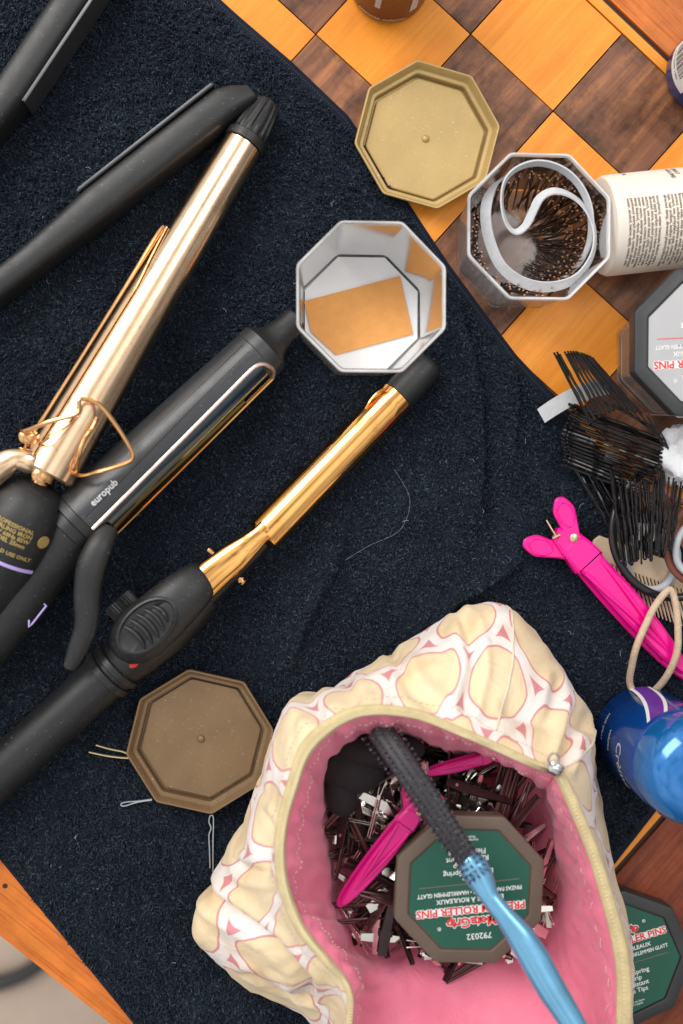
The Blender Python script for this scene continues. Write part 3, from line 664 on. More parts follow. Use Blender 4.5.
mb = MB(); mb.tube(cat_path([P(110, 528, 36), P(100, 545, 40), P(91, 567, 41), P(87, 595, 40), P(86, 625, 38), P(77, 650, 36), P(69, 668, 35)], 6), [2.6, 3.8, 4.2, 3.8, 3.4, 2.8, 1.8], 16, up=(0, 0, 1), sx=1.6); mb.build('lever', 'black_soft', ki)

# ------------------------------------------------------------------ slim yellow gold curling iron
T_, B_ = P(398, 396, 13), P(264, 535, 19)
f = cyl_surf(T_, B_, 8.8, 9.0)
si = thing('curling_iron', 'slim bright gold curling iron with smooth black tip and ridged thumb rest', 'curling iron', P(150, 640, TZ))
mb = MB(); mb.lathe([(0, 8.0), (0.4, 8.8), (f.L, 8.9), (f.L + 3, 5.4)], T_, f.a, 40); mb.build('barrel', 'gold', si)
mb = MB(); mb.lathe([(-.5, 7.4), (0.2, 8.2), (4, 8.4), (14, 8.2), (20, 7.7), (22.5, 6.8), (23.6, 5.2), (24, 2)], T_, -f.a, 36); mb.build('cool_tip', 'black_soft', si)
mb = MB(); shell(mb, f, 4.0, f.L - 1, -32, 50, 0.35, 1.1, 30, 16, taper=lambda t: min(1, .5 + t * 9)); mb.build('clamp', 'gold', si)
mb = MB(); mb.tube(cat_path([f(d, 48, e) for d, e in ((4, 1.0), (7, 2.6), (12, 2.6), (17, 1.0))], 4), 1.2, 8, sx=.6); mb.build('clamp_tab', 'gold', si)
mb = MB()
rs = []
for (x, y, hw) in ((268, 528, 4.6), (260, 535, 4.4), (250, 544, 5.2), (234, 557, 7.0), (214, 573, 7.8), (198, 588, 8.0)):
    c = P(x, y, 27 if x > 250 else 29); sd = Vector((-f.a.y, f.a.x, 0)).normalized()
    rs.append([c + sd * hw * math.cos(a) + Vector((0, 0, 1)) * (hw * .42 * math.sin(a) - (0.8 if math.sin(a) < 0 else 0)) for a in np.linspace(0, 2 * PI, 18, endpoint=False)])
mb.rings(rs); mb.build('clamp_arm', 'gold', si)
for (x, y, z, sg) in ((241, 580, 20, 1), (209, 550, 20, -1), (220, 592, 16, 1)):
    c = P(x, y, z); sd = Vector((-f.a.y, f.a.x, 0)).normalized() * sg
    mb = MB(); mb.lathe([(-7, 1.5), (-.8, 1.5), (-.6, 2.3), (0.4, 2.4), (0.6, 1.3), (1.1, 1.3), (1.3, 2.3), (2.0, 2.0), (2.3, .6)] if x == 241 else [(-6, 1.4), (0, 1.5), (0.6, 1.3), (0.9, .4)], c, sd, 16); mb.build('screw', 'copper', si)
mb = MB(); mb.lathe([(-9, 6.0), (4, 8.0), (20, 8.6), (34, 10)], P(256, 541, 18), (P(200, 592, 18) - P(256, 541, 18)), 24); mb.build('barrel_neck', 'black_gloss', si)
N0, N1 = P(207, 584, 17), P(-130, 892, 15); na = (N1 - N0).normalized(); NL_ = (N1 - N0).length
mb = MB(); mb.lathe([(-2, 6), (0, 9), (4, 11.5), (14, 14.0), (30, 15.0), (46, 13.8), (54, 12.4), (56, 12.0), (56.6, 13.4), (59.4, 13.6), (60, 12.1), (61.6, 12.1), (62.2, 13.5), (65.4, 13.5), (66, 12.0), (78, 11.7), (NL_, 11.6)], N0, na, 48); hd = mb.build('handle', 'black', si)
nf = cyl_surf(N0, N1, 12.0, 12.0)
mb = MB(); shell(mb, nf, 66.5, 160, -21, -20, -.6, -.24, 8, 2); mb.build('seam', 'black_gloss', si)
# thumb rest: long teardrop with an oval dished pad and ridges
def drop(mb, pts, seg=28):
    sd = Vector((-na.y, na.x, 0)).normalized(); rs = []
    for (x, y, z, hw, hh) in pts:
        c = P(x, y, z); rs.append([c + sd * hw * math.cos(a) + Vector((0, 0, 1)) * hh * math.sin(a) for a in np.linspace(0, 2 * PI, seg, endpoint=False)])
    mb.rings(rs)
mb = MB(); drop(mb, [(209, 571, 27, 2.5, 2), (207.5, 573, 27, 6.5, 4.5), (203, 578, 28, 9.0, 6.0), (192, 588, 30, 10.8, 7.2), (178, 600, 31, 12.0, 8.0), (160, 617, 31, 13.0, 8.2), (140, 634, 31, 13.4, 7.8), (128, 645, 30, 11.5, 6.8), (120, 652, 28, 8.0, 5.0), (117, 655, 26, 4, 3)])
tr = mb.build('thumb_lever', 'black_soft', si)
c = P(147, 626, 38.2); sd = Vector((-na.y, na.x, 0)).normalized()
def oval(c, a_, b_, z): return [c + na * a_ * math.cos(t) + sd * b_ * math.sin(t) + Vector((0, 0, z)) for t in np.linspace(0, 2 * PI, 40, endpoint=False)]
mb = MB(); mb.rings([oval(c, 16.5, 10.6, -1.0), oval(c, 16.2, 10.4, .9), oval(c, 15.2, 9.5, 1.3), oval(c, 14.0, 8.6, .4), oval(c, 6, 4, .1)]); mb.build('thumb_pad', 'black', tr)
for k in range(5):
    q = c - na * (10.0 - k * 4.0) + Vector((0, 0, .5)); hw = [5.4, 7.4, 8.2, 8.4, 7.8][k] * .9
    mb = MB(); mb.tube(cat_path([q + sd * hw * u + na * (1.8 * u * u) + Vector((0, 0, 0.9 * (1 - u * u))) for u in (-1, -.6, -.2, .2, .6, 1)], 3), [.5, 1.15, 1.2, 1.15, .5], 10); mb.build('ridge', 'black_soft', tr)
mb = MB(); c = P(133, 661, 27.2); mb.lathe([(0, 3.4), (1.4, 3.2), (2.2, 1.6), (2.4, .3)], c, (-.12, .1, 1), 16); mb.build('indicator_light', 'red_lamp', si)
c = P(121, 604, 16); mb = MB(); rs = []
dd = sd if (P(121, 604) - P(150, 630)).dot(sd) > 0 else -sd; up = Vector((0, 0, 1)); cw = dd.cross(up)
for d_, r in ((-9, 7.5), (2.6, 7.5), (3.2, 6.8), (3.3, 1)):
    rs.append([c + dd * d_ + (up * math.cos(2 * PI * k / 60) + cw * math.sin(2 * PI * k / 60)) * (r + (.35 if k % 2 else -.2)) for k in range(60)])
mb.rings(rs); mb.build('heat_dial', 'black', si)

# ------------------------------------------------------------------ octagonal lids lying inside up
def open_lid(px, py, rot, mat, label, z0):
    c = P(px, py, z0); t = thing('box_lid', label, 'lid', c)
    mb = MB(); octloft(mb, [(33.0, 0), (33.8, .4), (35.9, 8.2), (36.3, 9.0), (36.0, 9.6), (35.3, 9.5), (34.6, 8.6), (33.6, 5.8), (33.2, 5.4), (31.9, 5.2), (31.5, 4.8), (31.2, 1.0), (30.2, 0.9), (29.9, 2.9), (29.3, 3.2), (0.1, 3.2)], c, rot, rc=.05); sh = mb.build('shell', mat, t, angle=24)
    mb = MB(); mb.lathe([(0, 1.9), (.7, 1.7), (1.2, 1.1), (1.4, .2)], c + Vector((0, 0, 3.2)), (0, 0, 1), 20); mb.build('sprue_nub', mat, t)
    return t
open_lid(424.5, 141, R_(98), 'gold_lid', 'bright gold octagonal lid lying open side up on the chessboard squares', 0.9)
open_lid(201.5, 737, R_(98.5), 'brown_lid', 'dull bronze octagonal lid lying open side up on the towel beside the bag', TZ)

# ------------------------------------------------------------------ octagonal clear boxes
def clear_box(px, py, rot, label, z0, name='clear_box', h=44):
    c = P(px, py, z0); t = thing(name, label, 'box', c)
    mb = MB(); octloft(mb, [(0.1, 1.6), (30.0, 1.6), (30.8, 2.4), (34.2, h - 1)], c, rot, cap=(True, False), rc=.06)
    octloft(mb, [(0.1, 0), (31.6, 0), (32.4, 1.0), (35.2, h - 3.2)], c, rot, cap=(True, False), rc=.06); mb.build('wall', 'clear', t, angle=24)
    mb = MB(); octloft(mb, [(34.5, h - 2.4), (36.0, h - 2.6), (36.1, h - .6), (35.8, h), (35.0, h), (34.7, h - .6)], c, rot, cap=(False, False), rc=.06); mb.build('rim', 'clear_rim', t, angle=24)
    return t, c
bx, c1 = clear_box(361, 315, R_(22.5), 'frosted octagonal box standing open on the towel with a white sheet and orange card inside', TZ + .6, h=51)
q = [(c1 + Vector((p.x, p.y, 0))) for p in poly(8, 30.1, R_(22.5), .02)]
mb = MB(); mb.extrude(q, c1.z + 1.9, c1.z + 2.4, .1)
tag(mb.build('paper_sheet', 'white_paper', org=c1), 'white octagonal paper sheet lying in the bottom of the box on the towel', 'paper')
card = [P(304, 301, 8.2), P(400, 276, 8.2), P(413, 334, 8.2), P(336, 355, 8.2), P(311, 332, 8.2)]
mb = MB(); mb.extrude(card, c1.z + 3.0, c1.z + 3.4, .1)
tag(mb.build('paper_card', 'orange_paper', org=card[0]), 'orange card lying on the white sheet in the box on the towel', 'card')
bx2, c2 = clear_box(516, 248, R_(22.5), 'frosted octagonal box full of brown pins and a white elastic, on the chessboard', 0.9)

# bobby pins
def pin_mesh(name, L, mats, gap=2.0, r=.52):
    mb = MB(); a = [Vector((x, -gap / 2, 0)) for x in np.linspace(0, L - 2, 5)]
    bend = [Vector((L - 2 + math.cos(t) * gap * .62, math.sin(t) * gap * .62, 0)) for t in np.linspace(-PI / 2.3, PI / 2.3, 5)]
    b = [Vector((L * (1 - t), gap / 2 + (math.sin(t * 6 * PI) * .75 if .22 < t < .72 else 0) + (1.2 * (t - .9) * 10 if t > .9 else 0), 0)) for t in np.linspace(.08, .96, 22)]
    mb.tube(a + bend + b, r, 6, up=(0, 0, 1), sx=.75)
    for e in (a[0], b[-1]):
        mb.lathe([(-.7, .15), (-.5, .6), (0, .75), (.5, .6), (.7, .15)], e, (1, 0, 0), 8, mi=1)
    me_o = mb.build(name, mats, None, org=(0, 0, 0)); return me_o
def frame_mat(loc, xdir, roll=0.0, scale=1.0):
    x = Vector(xdir).normalized(); up = Vector((0, 0, 1)) if abs(x.z) < .95 else Vector((0, 1, 0)); y = up.cross(x).normalized(); z = x.cross(y)
    m = Matrix((x, y, z)).transposed() @ Matrix.Rotation(roll, 3, 'X')
    return Matrix.Translation(Vector(loc) * S) @ m.to_4x4() @ Matrix.Scale(scale, 4)
_first = {}
def put(key, maker, name, label, cat, group, mat):
    if key not in _first:
        o = maker(); _first[key] = o; tag(o, label, cat, group); o.matrix_world = mat
    else: o = copy_to(_first[key], mat, label, group)
    return o
for k in range(64):
    a = R_(-125 + k / 63 * 345) + random.uniform(-.02, .02); outer = 28.5 if k % 2 else 26.5
    A = c2 + Vector((math.cos(a) * outer, math.sin(a) * outer, random.uniform(25, 32))); a2 = a + random.uniform(-.2, .2)
    B = c2 + Vector((math.cos(a2) * 21.5, math.sin(a2) * 21.5, 4))
    put('pinb', lambda: pin_mesh('bobby_pin', 44, ['pin_bronze', 'pin_bead']), 'bobby_pin', 'brown bobby pin standing against the wall of the clear box', 'bobby pin', 'brown bobby pins along the box wall', frame_mat(A, B - A, random.uniform(-.3, .3) + PI / 2, .78))
for k in range(30):
    a = R_(-70 + (k % 15) / 14 * 135) + random.uniform(-.03, .03); ro = (24.5, 20.5)[k // 15]; a2 = a + random.uniform(.0, .55)
    A = c2 + Vector((math.cos(a) * ro, math.sin(a) * ro, 29 - 5 * (k // 15) + random.uniform(-1, 1))); B = c2 + Vector((math.cos(a2) * (ro - 9), math.sin(a2) * (ro - 9), 3))
    put('pinb', lambda: None, 'bobby_pin', 'brown bobby pin lying in the dense fan inside the clear box', 'bobby pin', 'brown bobby pins in the fan in the box', frame_mat(A, B - A, random.uniform(-.3, .3) + PI / 2, .72))
rb = [(506, 176, 30), (494, 186, 35), (487, 202, 36), (486, 222, 34), (491, 245, 32), (502, 267, 32), (522, 282, 32), (548, 287, 32), (575, 279, 34), (591, 258, 36), (595, 235, 37), (589, 214, 38), (575, 198, 39), (556, 191, 40), (541, 197, 40), (533, 211, 38), (526, 225, 37), (516, 232, 36), (507, 224, 37), (502, 205, 39), (504, 184, 41), (515, 170, 42), (535, 163, 42), (557, 167, 42), (575, 180, 41), (587, 200, 40), (591, 222, 38), (589, 243, 33), (579, 264, 26), (563, 278, 20)]
tl = [.1, .3, .75, .7, .65, .6, .7, .7, .6, .5, .5, .6, .6, .7, .6, .5, .5, .6, .5, .4, .3, .2, .15, .1, .1, .1, .1, .15, .2, .2]
def ribbon(mb, pts, tilts, wd, th=.7, n=5):
    pts = [Vector(p) for p in pts]; pp = cat_path(pts, n); N = len(pp); tv = np.interp(np.linspace(0, 1, N), np.linspace(0, 1, len(tilts)), tilts); rs = []
    for i in range(N):
        t = (pp[min(i + 1, N - 1)] - pp[max(i - 1, 0)]).normalized(); sd_ = Vector((-t.y, t.x, 0)).normalized()
        wv = (sd_ * tv[i] + Vector((0, 0, 1)) * math.sqrt(max(0, 1 - tv[i] ** 2))).normalized(); nn = t.cross(wv).normalized()
        rs.append([pp[i] + wv * wd / 2 * a + nn * th / 2 * b for a, b in ((-1, -1), (-.5, -1), (0, -1), (.5, -1), (1, -1), (1, 1), (.5, 1), (0, 1), (-.5, 1), (-1, 1))])
    return mb.rings(rs)
mb = MB(); ribbon(mb, [P(*p) for p in rb], tl, 5.6)
tag(mb.build('elastic_band', 'elastic', org=P(486, 200, 8)), 'white elastic strip curled in an S inside the box of brown pins', 'elastic')

# ------------------------------------------------------------------ labelled octagonal lids
def label_lid(px, py, z0, rotL, label, frame_m, label_m, text_rot, h=9, name='box_lid', tilt=None, cat='lid', parent=None, hdr=True):
    c = P(px, py, z0)
    t = thing(name, label, cat, c) if parent is None else parent
    mb = MB(); octloft(mb, [(35.2, 0), (36.0, .5), (36.6, h - 1.4), (36.2, h - .4), (35.2, h), (30.6, h), (30.0, h - .3), (29.7, h - 1.2), (0.1, h - 1.2)], c, rotL, rc=.045); fr = mb.build('frame', frame_m, t, angle=24)
    mb = MB(); q = [(c + Vector((p.x, p.y, 0))) for p in poly(8, 29.2, rotL, .02)]; mb.extrude(q, c.z + h - 1.15, c.z + h - .85, .05); lb = mb.build('label_sheet', label_m, t)
    cr, sr = math.cos(text_rot), math.sin(text_rot); zt = c.z + h - .8
    def mp(ox, oy, z=0, sh=.28):
        return lambda u, v: Vector((c.x + (u + ox) * cr - (v + oy) * sr, c.y + (u + ox) * sr + (v + oy) * cr, zt + z))
    wt, rd = MB(), MB()
    text(wt, '792032', 3.9, mp(-3, 20.5), off=.012)
    for z_, mm, off in ((.0, wt, .085), (.12, rd, .026)):
        text(mm, 'MetaGrip', 6.0, mp(0, 13.0, z_), off=off)
        text(mm, 'PREMIUM ROLLER PINS', 4.9, mp(0, 7.7, z_), off=off)
    wt.box(Vector((c.x, c.y, zt - .02)) + Vector((-(9.4) * sr, 9.4 * cr, 0)), 49.5, 3.4, .06, text_rot)
    text(wt, '®', 2.4, mp(15, 16.0), off=.01)
    text(wt, 'ÉPINGLES À ROULEAUX', 2.9, mp(0, 3.6), off=.025)
    text(wt, 'PINZAS PARA ROLLOS • HAARKLEMMEN GLATT', 2.6, mp(0, 0.4), off=.025, sx=.86)
    text(wt, 'Non-Slip', 1.7, mp(0, -5.2), off=.02)
    text(wt, 'Extending Spring\nFirm Grip\nRust Resistant\nFlexible Tips', 3.4, mp(0, -8.8), off=.016, lh=.92)
    text(wt, 'Fabriqué au Japon\nMade in Japan', 1.5, mp(0, -23.0), off=.012, lh=.95)
    wt.build('lettering', 'ink_white', lb, smooth=False); rd.build('lettering', 'ink_red', lb, smooth=False)
    ln_ = MB(); q = c + Vector((2.6 * sr, -2.6 * cr, zt - c.z)); ln_.box(q, 46, .35, .08, text_rot); ln_.build('rule_line', 'ink_red' if label_m == 'grey_label' else 'ink_brown', lb)
    return t
cb = P(672, 357, 0.9)
t3, c3 = clear_box(674, 357, R_(22.5), 'clear octagonal box closed by a black lid with grey label, at the right edge', 0.9, h=40)
ct = P(703, 345, 46)
label_lid(698, 345, 41, R_(22.5), 'black octagonal lid with a grey printed label closing the clear box at the right edge', 'black_frame', 'grey_label', R_(183), h=9)
label_lid(617, 951, 1.0, R_(91.5), 'black octagonal lid with a green printed label on the red border right of the bag', 'black_frame', 'green_label', R_(15), h=11)

# ------------------------------------------------------------------ printed tube lying behind the open box
A, B = P(600, 227, 24), P(800, 206, 24)
f = cyl_surf(A, B, 23.6, 23.6)
bt = thing('lotion_bottle', 'cream bottle covered in small print, lying right of the box of pins', 'bottle', P(600, 227, .9))
mb = MB(); mb.lathe([(0, 20.5), (.6, 22.6), (2.5, 23.6), (f.L, 23.6)], A, f.a, 64); bo = mb.build('body', 'label_paper', bt)
mb = MB(); mb.lathe([(0, 23.4), (2, 15), (6, 13), (24, 13), (25, 12), (25.4, 1)], B, f.a, 40); mb.build('cap', 'white_paper', bt)
words = 'aqua glycerin alcohol denat parfum linalool limonene citral panthenol propylene glycol sodium benzoate phenoxyethanol tocopherol water extract keep away from eyes rinse with warm water apply to damp hair avoid contact store below use only as directed external'.split()
mb = MB()
def spiral_txt(d, a_start, a_end, sz, seed):
    rnd = random.Random(seed); s_ = ''; cap = int((a_end - a_start) / 57.3 * 23.6 / (sz * .52))
    while len(s_) < cap: s_ += rnd.choice(words) + rnd.choice((' ', ', '))
    s_ = s_[:cap]
    text(mb, s_, sz, lambda u, v: f(d + v, a_start + u / 23.6 * 57.3, .08), off=.035, align='LEFT')
for k in range(27):
    d = 5.5 + k * 1.75
    if k in (9, 20): continue
    spiral_txt(d, -17, 96 if (k // 3) % 2 else 90, 1.95, k)
for d, s_ in ((9, 'FR'), (30, 'VOLUME'), (33, 'SPRAY'), (41, 'HAIR')):
    text(mb, s_, 2.8, lambda u, v, d=d: f(d + v, -66 + u / 23.6 * 57.3, .08), off=.03, align='LEFT')
mb.build('lettering', 'ink_brown', bo, smooth=False)

# ------------------------------------------------------------------ blue aerosol, navy bottle, brown can
c = P(641, 734, TZ)
bc = thing('spray_can', 'glossy bright blue spray can standing at the lower right beside the bag', 'spray can', c)
mb = MB(); mb.lathe([(0, 22), (1.0, 24.2), (2.5, 25.2), (52, 25.2), (54, 24.6), (55, 23.5)], c, (0, 0, 1), 64); bo = mb.build('body', 'blue', bc)
mb = MB(); mb.lathe([(55, 23.0), (56, 25.0), (62, 25.0), (68, 23.8), (72, 21.2), (75, 16.5), (76.5, 11), (77, 8), (77.2, 1)], c, (0, 0, 1), 64); mb.build('dome_cap', 'blue_cap', bc)
mb = MB(); mb.lathe([(76.6, 8.5), (79, 8.2), (80, 7), (80.2, .5)], c, (0, 0, 1), 32); mb.build('nozzle', 'cap_white', bc)
def around(c, r, sgn=1): return lambda ang, z, e=0.1: c + Vector((math.cos(R_(ang)) * (r + e), math.sin(R_(ang)) * (r + e), z))
g_ = around(c, 25.2)
mb = MB()
text(mb, 'Crème', 8.5, lambda u, v: g_(166 + u / 25.2 * 57.3, 34 + v * 1), off=.01, align='LEFT')
text(mb, 'volume', 3.6, lambda u, v: g_(160 + u / 25.2 * 57.3, 22 + v), off=.01, align='LEFT')
text(mb, 'HAIR SPRAY', 2.6, lambda u, v: g_(146 + u / 25.2 * 57.3, 12 + v), off=.01, align='LEFT')
mb.build('lettering', 'ink_pale', bo, smooth=False)
def twist(a0, a1, e, n=10): return [[g_(a0 + (a1 - a0) * u + t * t * 24, 4 + t * 47.5, e) for u in np.linspace(0, 1, n)] for t in np.linspace(0, 1, 16)]
mb = MB(); mb.rings(twist(86, 104, .12), closed=False); mb.build('stripe', 'violet', bo)
mb = MB()
for a_ in (83, 104): mb.rings(twist(a_, a_ + 4, .14, 3), closed=False)
mb.build('stripe_edge', 'ink_white', bo)
c = P(701, 76, .9)
nb = thing('pump_bottle', 'navy blue bottle with a white barcode label cut off by the top right edge', 'bottle', c)
mb = MB(); mb.lathe([(0, 17), (1, 18.6), (3, 19.4), (88, 19.4), (94, 16), (98, 9), (104, 8)], c, (0, 0, 1), 48); bo = mb.build('body', 'navy', nb)
mb = MB(); mb.lathe([(104, 9.5), (116, 9.5), (117, 8.5), (117.2, .5)], c, (0, 0, 1), 32); mb.build('cap', 'navy', nb)
g_ = around(c, 19.4)
mb = MB(); mb.rings([[g_(a, z, .1) for a in np.linspace(150, 222, 24)] for z in (10, 46)], closed=False); lb = mb.build('label_sheet', 'ink_white', bo)
mb = MB()
for k in range(22):
    a = 158 + k * 2.2; mb.rings([[g_(a + da, z, .2) for da in (0, random.choice((.5, .9, 1.3)))] for z in (16, 40)], closed=False)
text(mb, '4 015600 1982', 2.4, lambda u, v: g_(160 + u / 19.4 * 57.3, 12.8 + v, .2), align='LEFT'); mb.build('barcode', 'black', lb)
c = P(388.5, -17, .9)
cc = thing('hair_product_can', 'brown can with small pale lettering round its base, cut off by the top edge', 'can', c)
mb = MB(); mb.lathe([(0, 17.0), (.8, 18.9), (2.5, 19.9), (60, 19.9), (62, 18.2)], c, (0, 0, 1), 56); bo = mb.build('body', 'can_brown', cc)
mb = MB(); mb.lathe([(62, 17.2), (66, 17), (82, 16), (84, 14), (84.5, 1)], c, (0, 0, 1), 40); mb.build('cap', 'can_cap', cc)
g_ = around(c, 19.9); mb = MB()
text(mb, 'mousse volume', 3.6, lambda u, v: g_(222 + u / 18.4 * 57.3, 3.2 + v), off=.012, align='LEFT')
mb.rings([[g_(a, z) for a in (297, 300, 303, 306, 309)] for z in (9, 26)], closed=False); mb.rings([[g_(a, z) for a in (245, 249, 253)] for z in (14, 24)], closed=False)
mb.build('lettering', 'ink_pale', bo, smooth=False)

# ------------------------------------------------------------------ pile at the right: comb, ring, elastics, pins
def comb():
    A, B = P(590, 549, TZ + 1.5), P(722, 596, TZ + 3); d = (B - A).normalized(); t = thing('comb', 'beige fine toothed comb lying under the black ring and the bundles of pins', 'comb', A)
    sd_ = Vector((d.y, -d.x, 0)).normalized(); L = (B - A).length
    mb = MB(); pl = [A + sd_ * y + d * x for x, y in ((2, -8), (0, -5), (0, 0), (2, 3.4), (5, 4), (L, 4), (L, -8))]; mb.extrude([Vector((p.x, p.y, 0)) for p in pl], TZ + .5, TZ + 3.0, .6); mb.build('spine', 'comb', t)
    for k in range(42):
        x = 5 + k * 2.1
        if x > L: break
        p0 = A + d * x + sd_ * 2.5 + Vector((0, 0, .4)); p1 = p0 + (P(30, 100) - P(0, 0)).normalized() * 23 - Vector((0, 0, .3))
        mb = MB(); mb.tube([p0, p0.lerp(p1, .75), p1], [.62, .6, .3], 6); mb.build('tooth', 'comb', t)
comb()
c = P(677, 531, 15)
mb = MB(); mb.tube([c + Vector((math.cos(a) * 33.5, math.sin(a) * 33.5, math.sin(a * 2 + 1) * 1.2)) for a in np.linspace(0, 2 * PI, 72, endpoint=False)], 2.1, 14, closed=True)
tag(mb.build('hair_ring', 'black_gloss', org=c), 'thick glossy black ring lying over the comb around the standing pins', 'hair ring')
mb = MB(); mb.tube(cat_path([P(x, y, z) for x, y, z in ((667, 591, 22), (655, 606, 22), (646, 624, 22), (637, 645, 21), (632, 665, 15), (630, 684, 8), (640, 698, 7), (655, 690, 8), (668, 674, 16), (677, 652, 21), (678, 630, 22), (676, 606, 22), (672, 592, 22))], 6, closed=True), 1.75, 12, closed=True)
tag(mb.build('hair_elastic', 'cord_beige', org=P(667, 591, 10)), 'long beige elastic cord looping from the comb to the blue can', 'hair elastic')
for (px, py, z, R, r, m, lb) in ((700, 545, 17, 17, 1.9, 'cord_brown', 'brown hair elastic lying on the comb at the right edge'), (700, 549, 21, 12.2, 1.7, 'cord_grey', 'pale grey hair elastic inside the brown one at the right edge'), (688, 466, 12, 16, 1.7, 'cord_brown', 'brown hair elastic below the white cotton at the right edge'), (652, 560, 10, 13, 2.0, 'cord_grey', 'grey elastic loop partly under the upright black pins')):
    c = P(px, py, z); mb = MB(); mb.tube([c + Vector((math.cos(a) * R, math.sin(a) * R * 1.15, math.sin(a * 3) * .8)) for a in np.linspace(0, 2 * PI, 56, endpoint=False)], r, 12, closed=True)
    tag(mb.build('hair_elastic', m, org=c), lb, 'hair elastic')
mb = MB(); ribbon(mb, [P(541, 416, 9), P(556, 406, 11), P(572, 397, 12), P(590, 390, 10), P(610, 386, 7)], [.95, .97, .97, .95, .9], 8.2, .9)
tag(mb.build('elastic_band', 'elastic', org=P(541, 416, 5)), 'flat white elastic strip sticking out from under the black pins', 'elastic')
mb = MB(); mb.tube(cat_path([P(x, y, 22) for x, y in ((648, 470), (660, 478), (672, 470), (690, 462))], 4), 1.3, 8)
# cotton tuft
c = P(686, 455, 14); mb = MB(); rs = []
for i, ph in enumerate(np.linspace(-PI / 2 + .12, PI / 2 - .12, 18)):
    ring_ = []
    for k in range(26):
        a = 2 * PI * k / 30; rr = 1 + .10 * math.sin(a * 5 + i) + .12 * math.sin(a * 3 - i * .8) + random.uniform(-.03, .03)
        ring_.append(c + Vector((math.cos(a) * 13 * math.cos(ph) * rr, math.sin(a) * 16 * math.cos(ph) * rr, 10 * math.sin(ph) * rr)))
    rs.append(ring_)
mb.rings(rs); tag(mb.build('cotton_ball', 'cotton', org=c), 'fluffy white cotton tuft beside the black pins at the right edge', 'cotton')
# bundles of black pins
LB = 'black bobby pin in the %s of the pile at the right'
ORD = 'first second third fourth fifth sixth seventh eighth ninth tenth eleventh twelfth thirteenth fourteenth fifteenth sixteenth seventeenth eighteenth nineteenth twentieth'.split()
def bpin(A, B, roll, grp, lab):
    d = B - A; put('pink_', lambda: pin_mesh('bobby_pin', 50, ['pin_black', 'pin_black'], r=.66), 'bobby_pin', lab, 'bobby pin', 'black bobby pins, ' + grp, frame_mat(A, d, roll, d.length / 50))
for k in range(12):                                 # upper fan, clipped together
    t = k / 11; g2 = 5 if k > 1 else 0
    A = P(555 + t * 30 + g2, 353 + t * 3 - math.sin(t * PI) * 3, 26 - t * 2); B = P(592 + t * 50, 425 - 15 * math.sin(t * 2.4), 25)
    bpin(A, B, PI / 2 + random.uniform(-.2, .2), 'upper fan', 'black bobby pin, %s from the left in the upper fan over the orange square' % ORD[k])
for k in range(17):                                 # wide rows lying across
    t = k / 16
    A = P(570 - t * 9 + 3 * math.sin(t * 9), 404 + t * 60, 13 + math.sin(t * PI) * 4); B = P(664 - t * 12 + 4 * math.sin(t * 5), 440 + t * 58 + random.uniform(-1, 1), 14 + math.sin(t * PI) * 4)
    bpin(A, B, PI / 2 + random.uniform(-.25, .25), 'row lying across the middle', 'black bobby pin, %s from the top in the row lying across the pile' % ORD[k])
for k in range(8):
    t = k / 7; A = P(604 + t * 50, 402 + t * 16, 19); B = P(652 + t * 20, 426 + t * 30, 19)
    bpin(A, B, PI / 2 + random.uniform(-.3, .3), 'short row behind the fan', 'black bobby pin, %s from the left in the short row below the grey lid' % ORD[k])
for k in range(19):                                 # upright ones by the ring
    t = k / 18
    A = P(611 + t * 70 + random.uniform(-1.2, 1.2), 472 + 14 * t + random.uniform(-5, 6) + 8 * math.sin(t * 6), 30 + random.uniform(-2, 2)); B = P(624 + t * 46 + random.uniform(-1.5, 1.5), 562 + 8 * math.sin(t * PI) - 14 * t + random.uniform(-5, 5), 20 + random.uniform(0, 4))
    bpin(A, B, PI / 2 + random.uniform(-.4, .4), 'upright bunch beside the ring', 'black bobby pin, %s from the left in the upright bunch beside the ring' % ORD[k])
for k in range(12):
    A = P(566 + k * 8, 458 + k * 3.5 + random.uniform(-4, 4), 9); B = P(606 + k * 6, 528 + random.uniform(-14, 8), 11)
    bpin(A, B, random.uniform(1, 2), 'lowest layer', 'black bobby pin in the lowest layer of the pile on the towel')
# a strip of white card tags among the pins
for (x, y, w_, h_, rot, z, lb) in ((611, 458, 6.2, 4.2, R_(-22), 15.5, 'tiny white tag lying on the pins in the middle of the pile'), (646, 532, 13, 8.5, R_(-4), 15, 'small white card behind the upright black pins')):
    c = P(x, y, z); mb = MB(); mb.box(c, w_, h_, .5, rot, .1); tag(mb.build('paper_tag', 'white_paper', org=c), lb, 'paper tag')

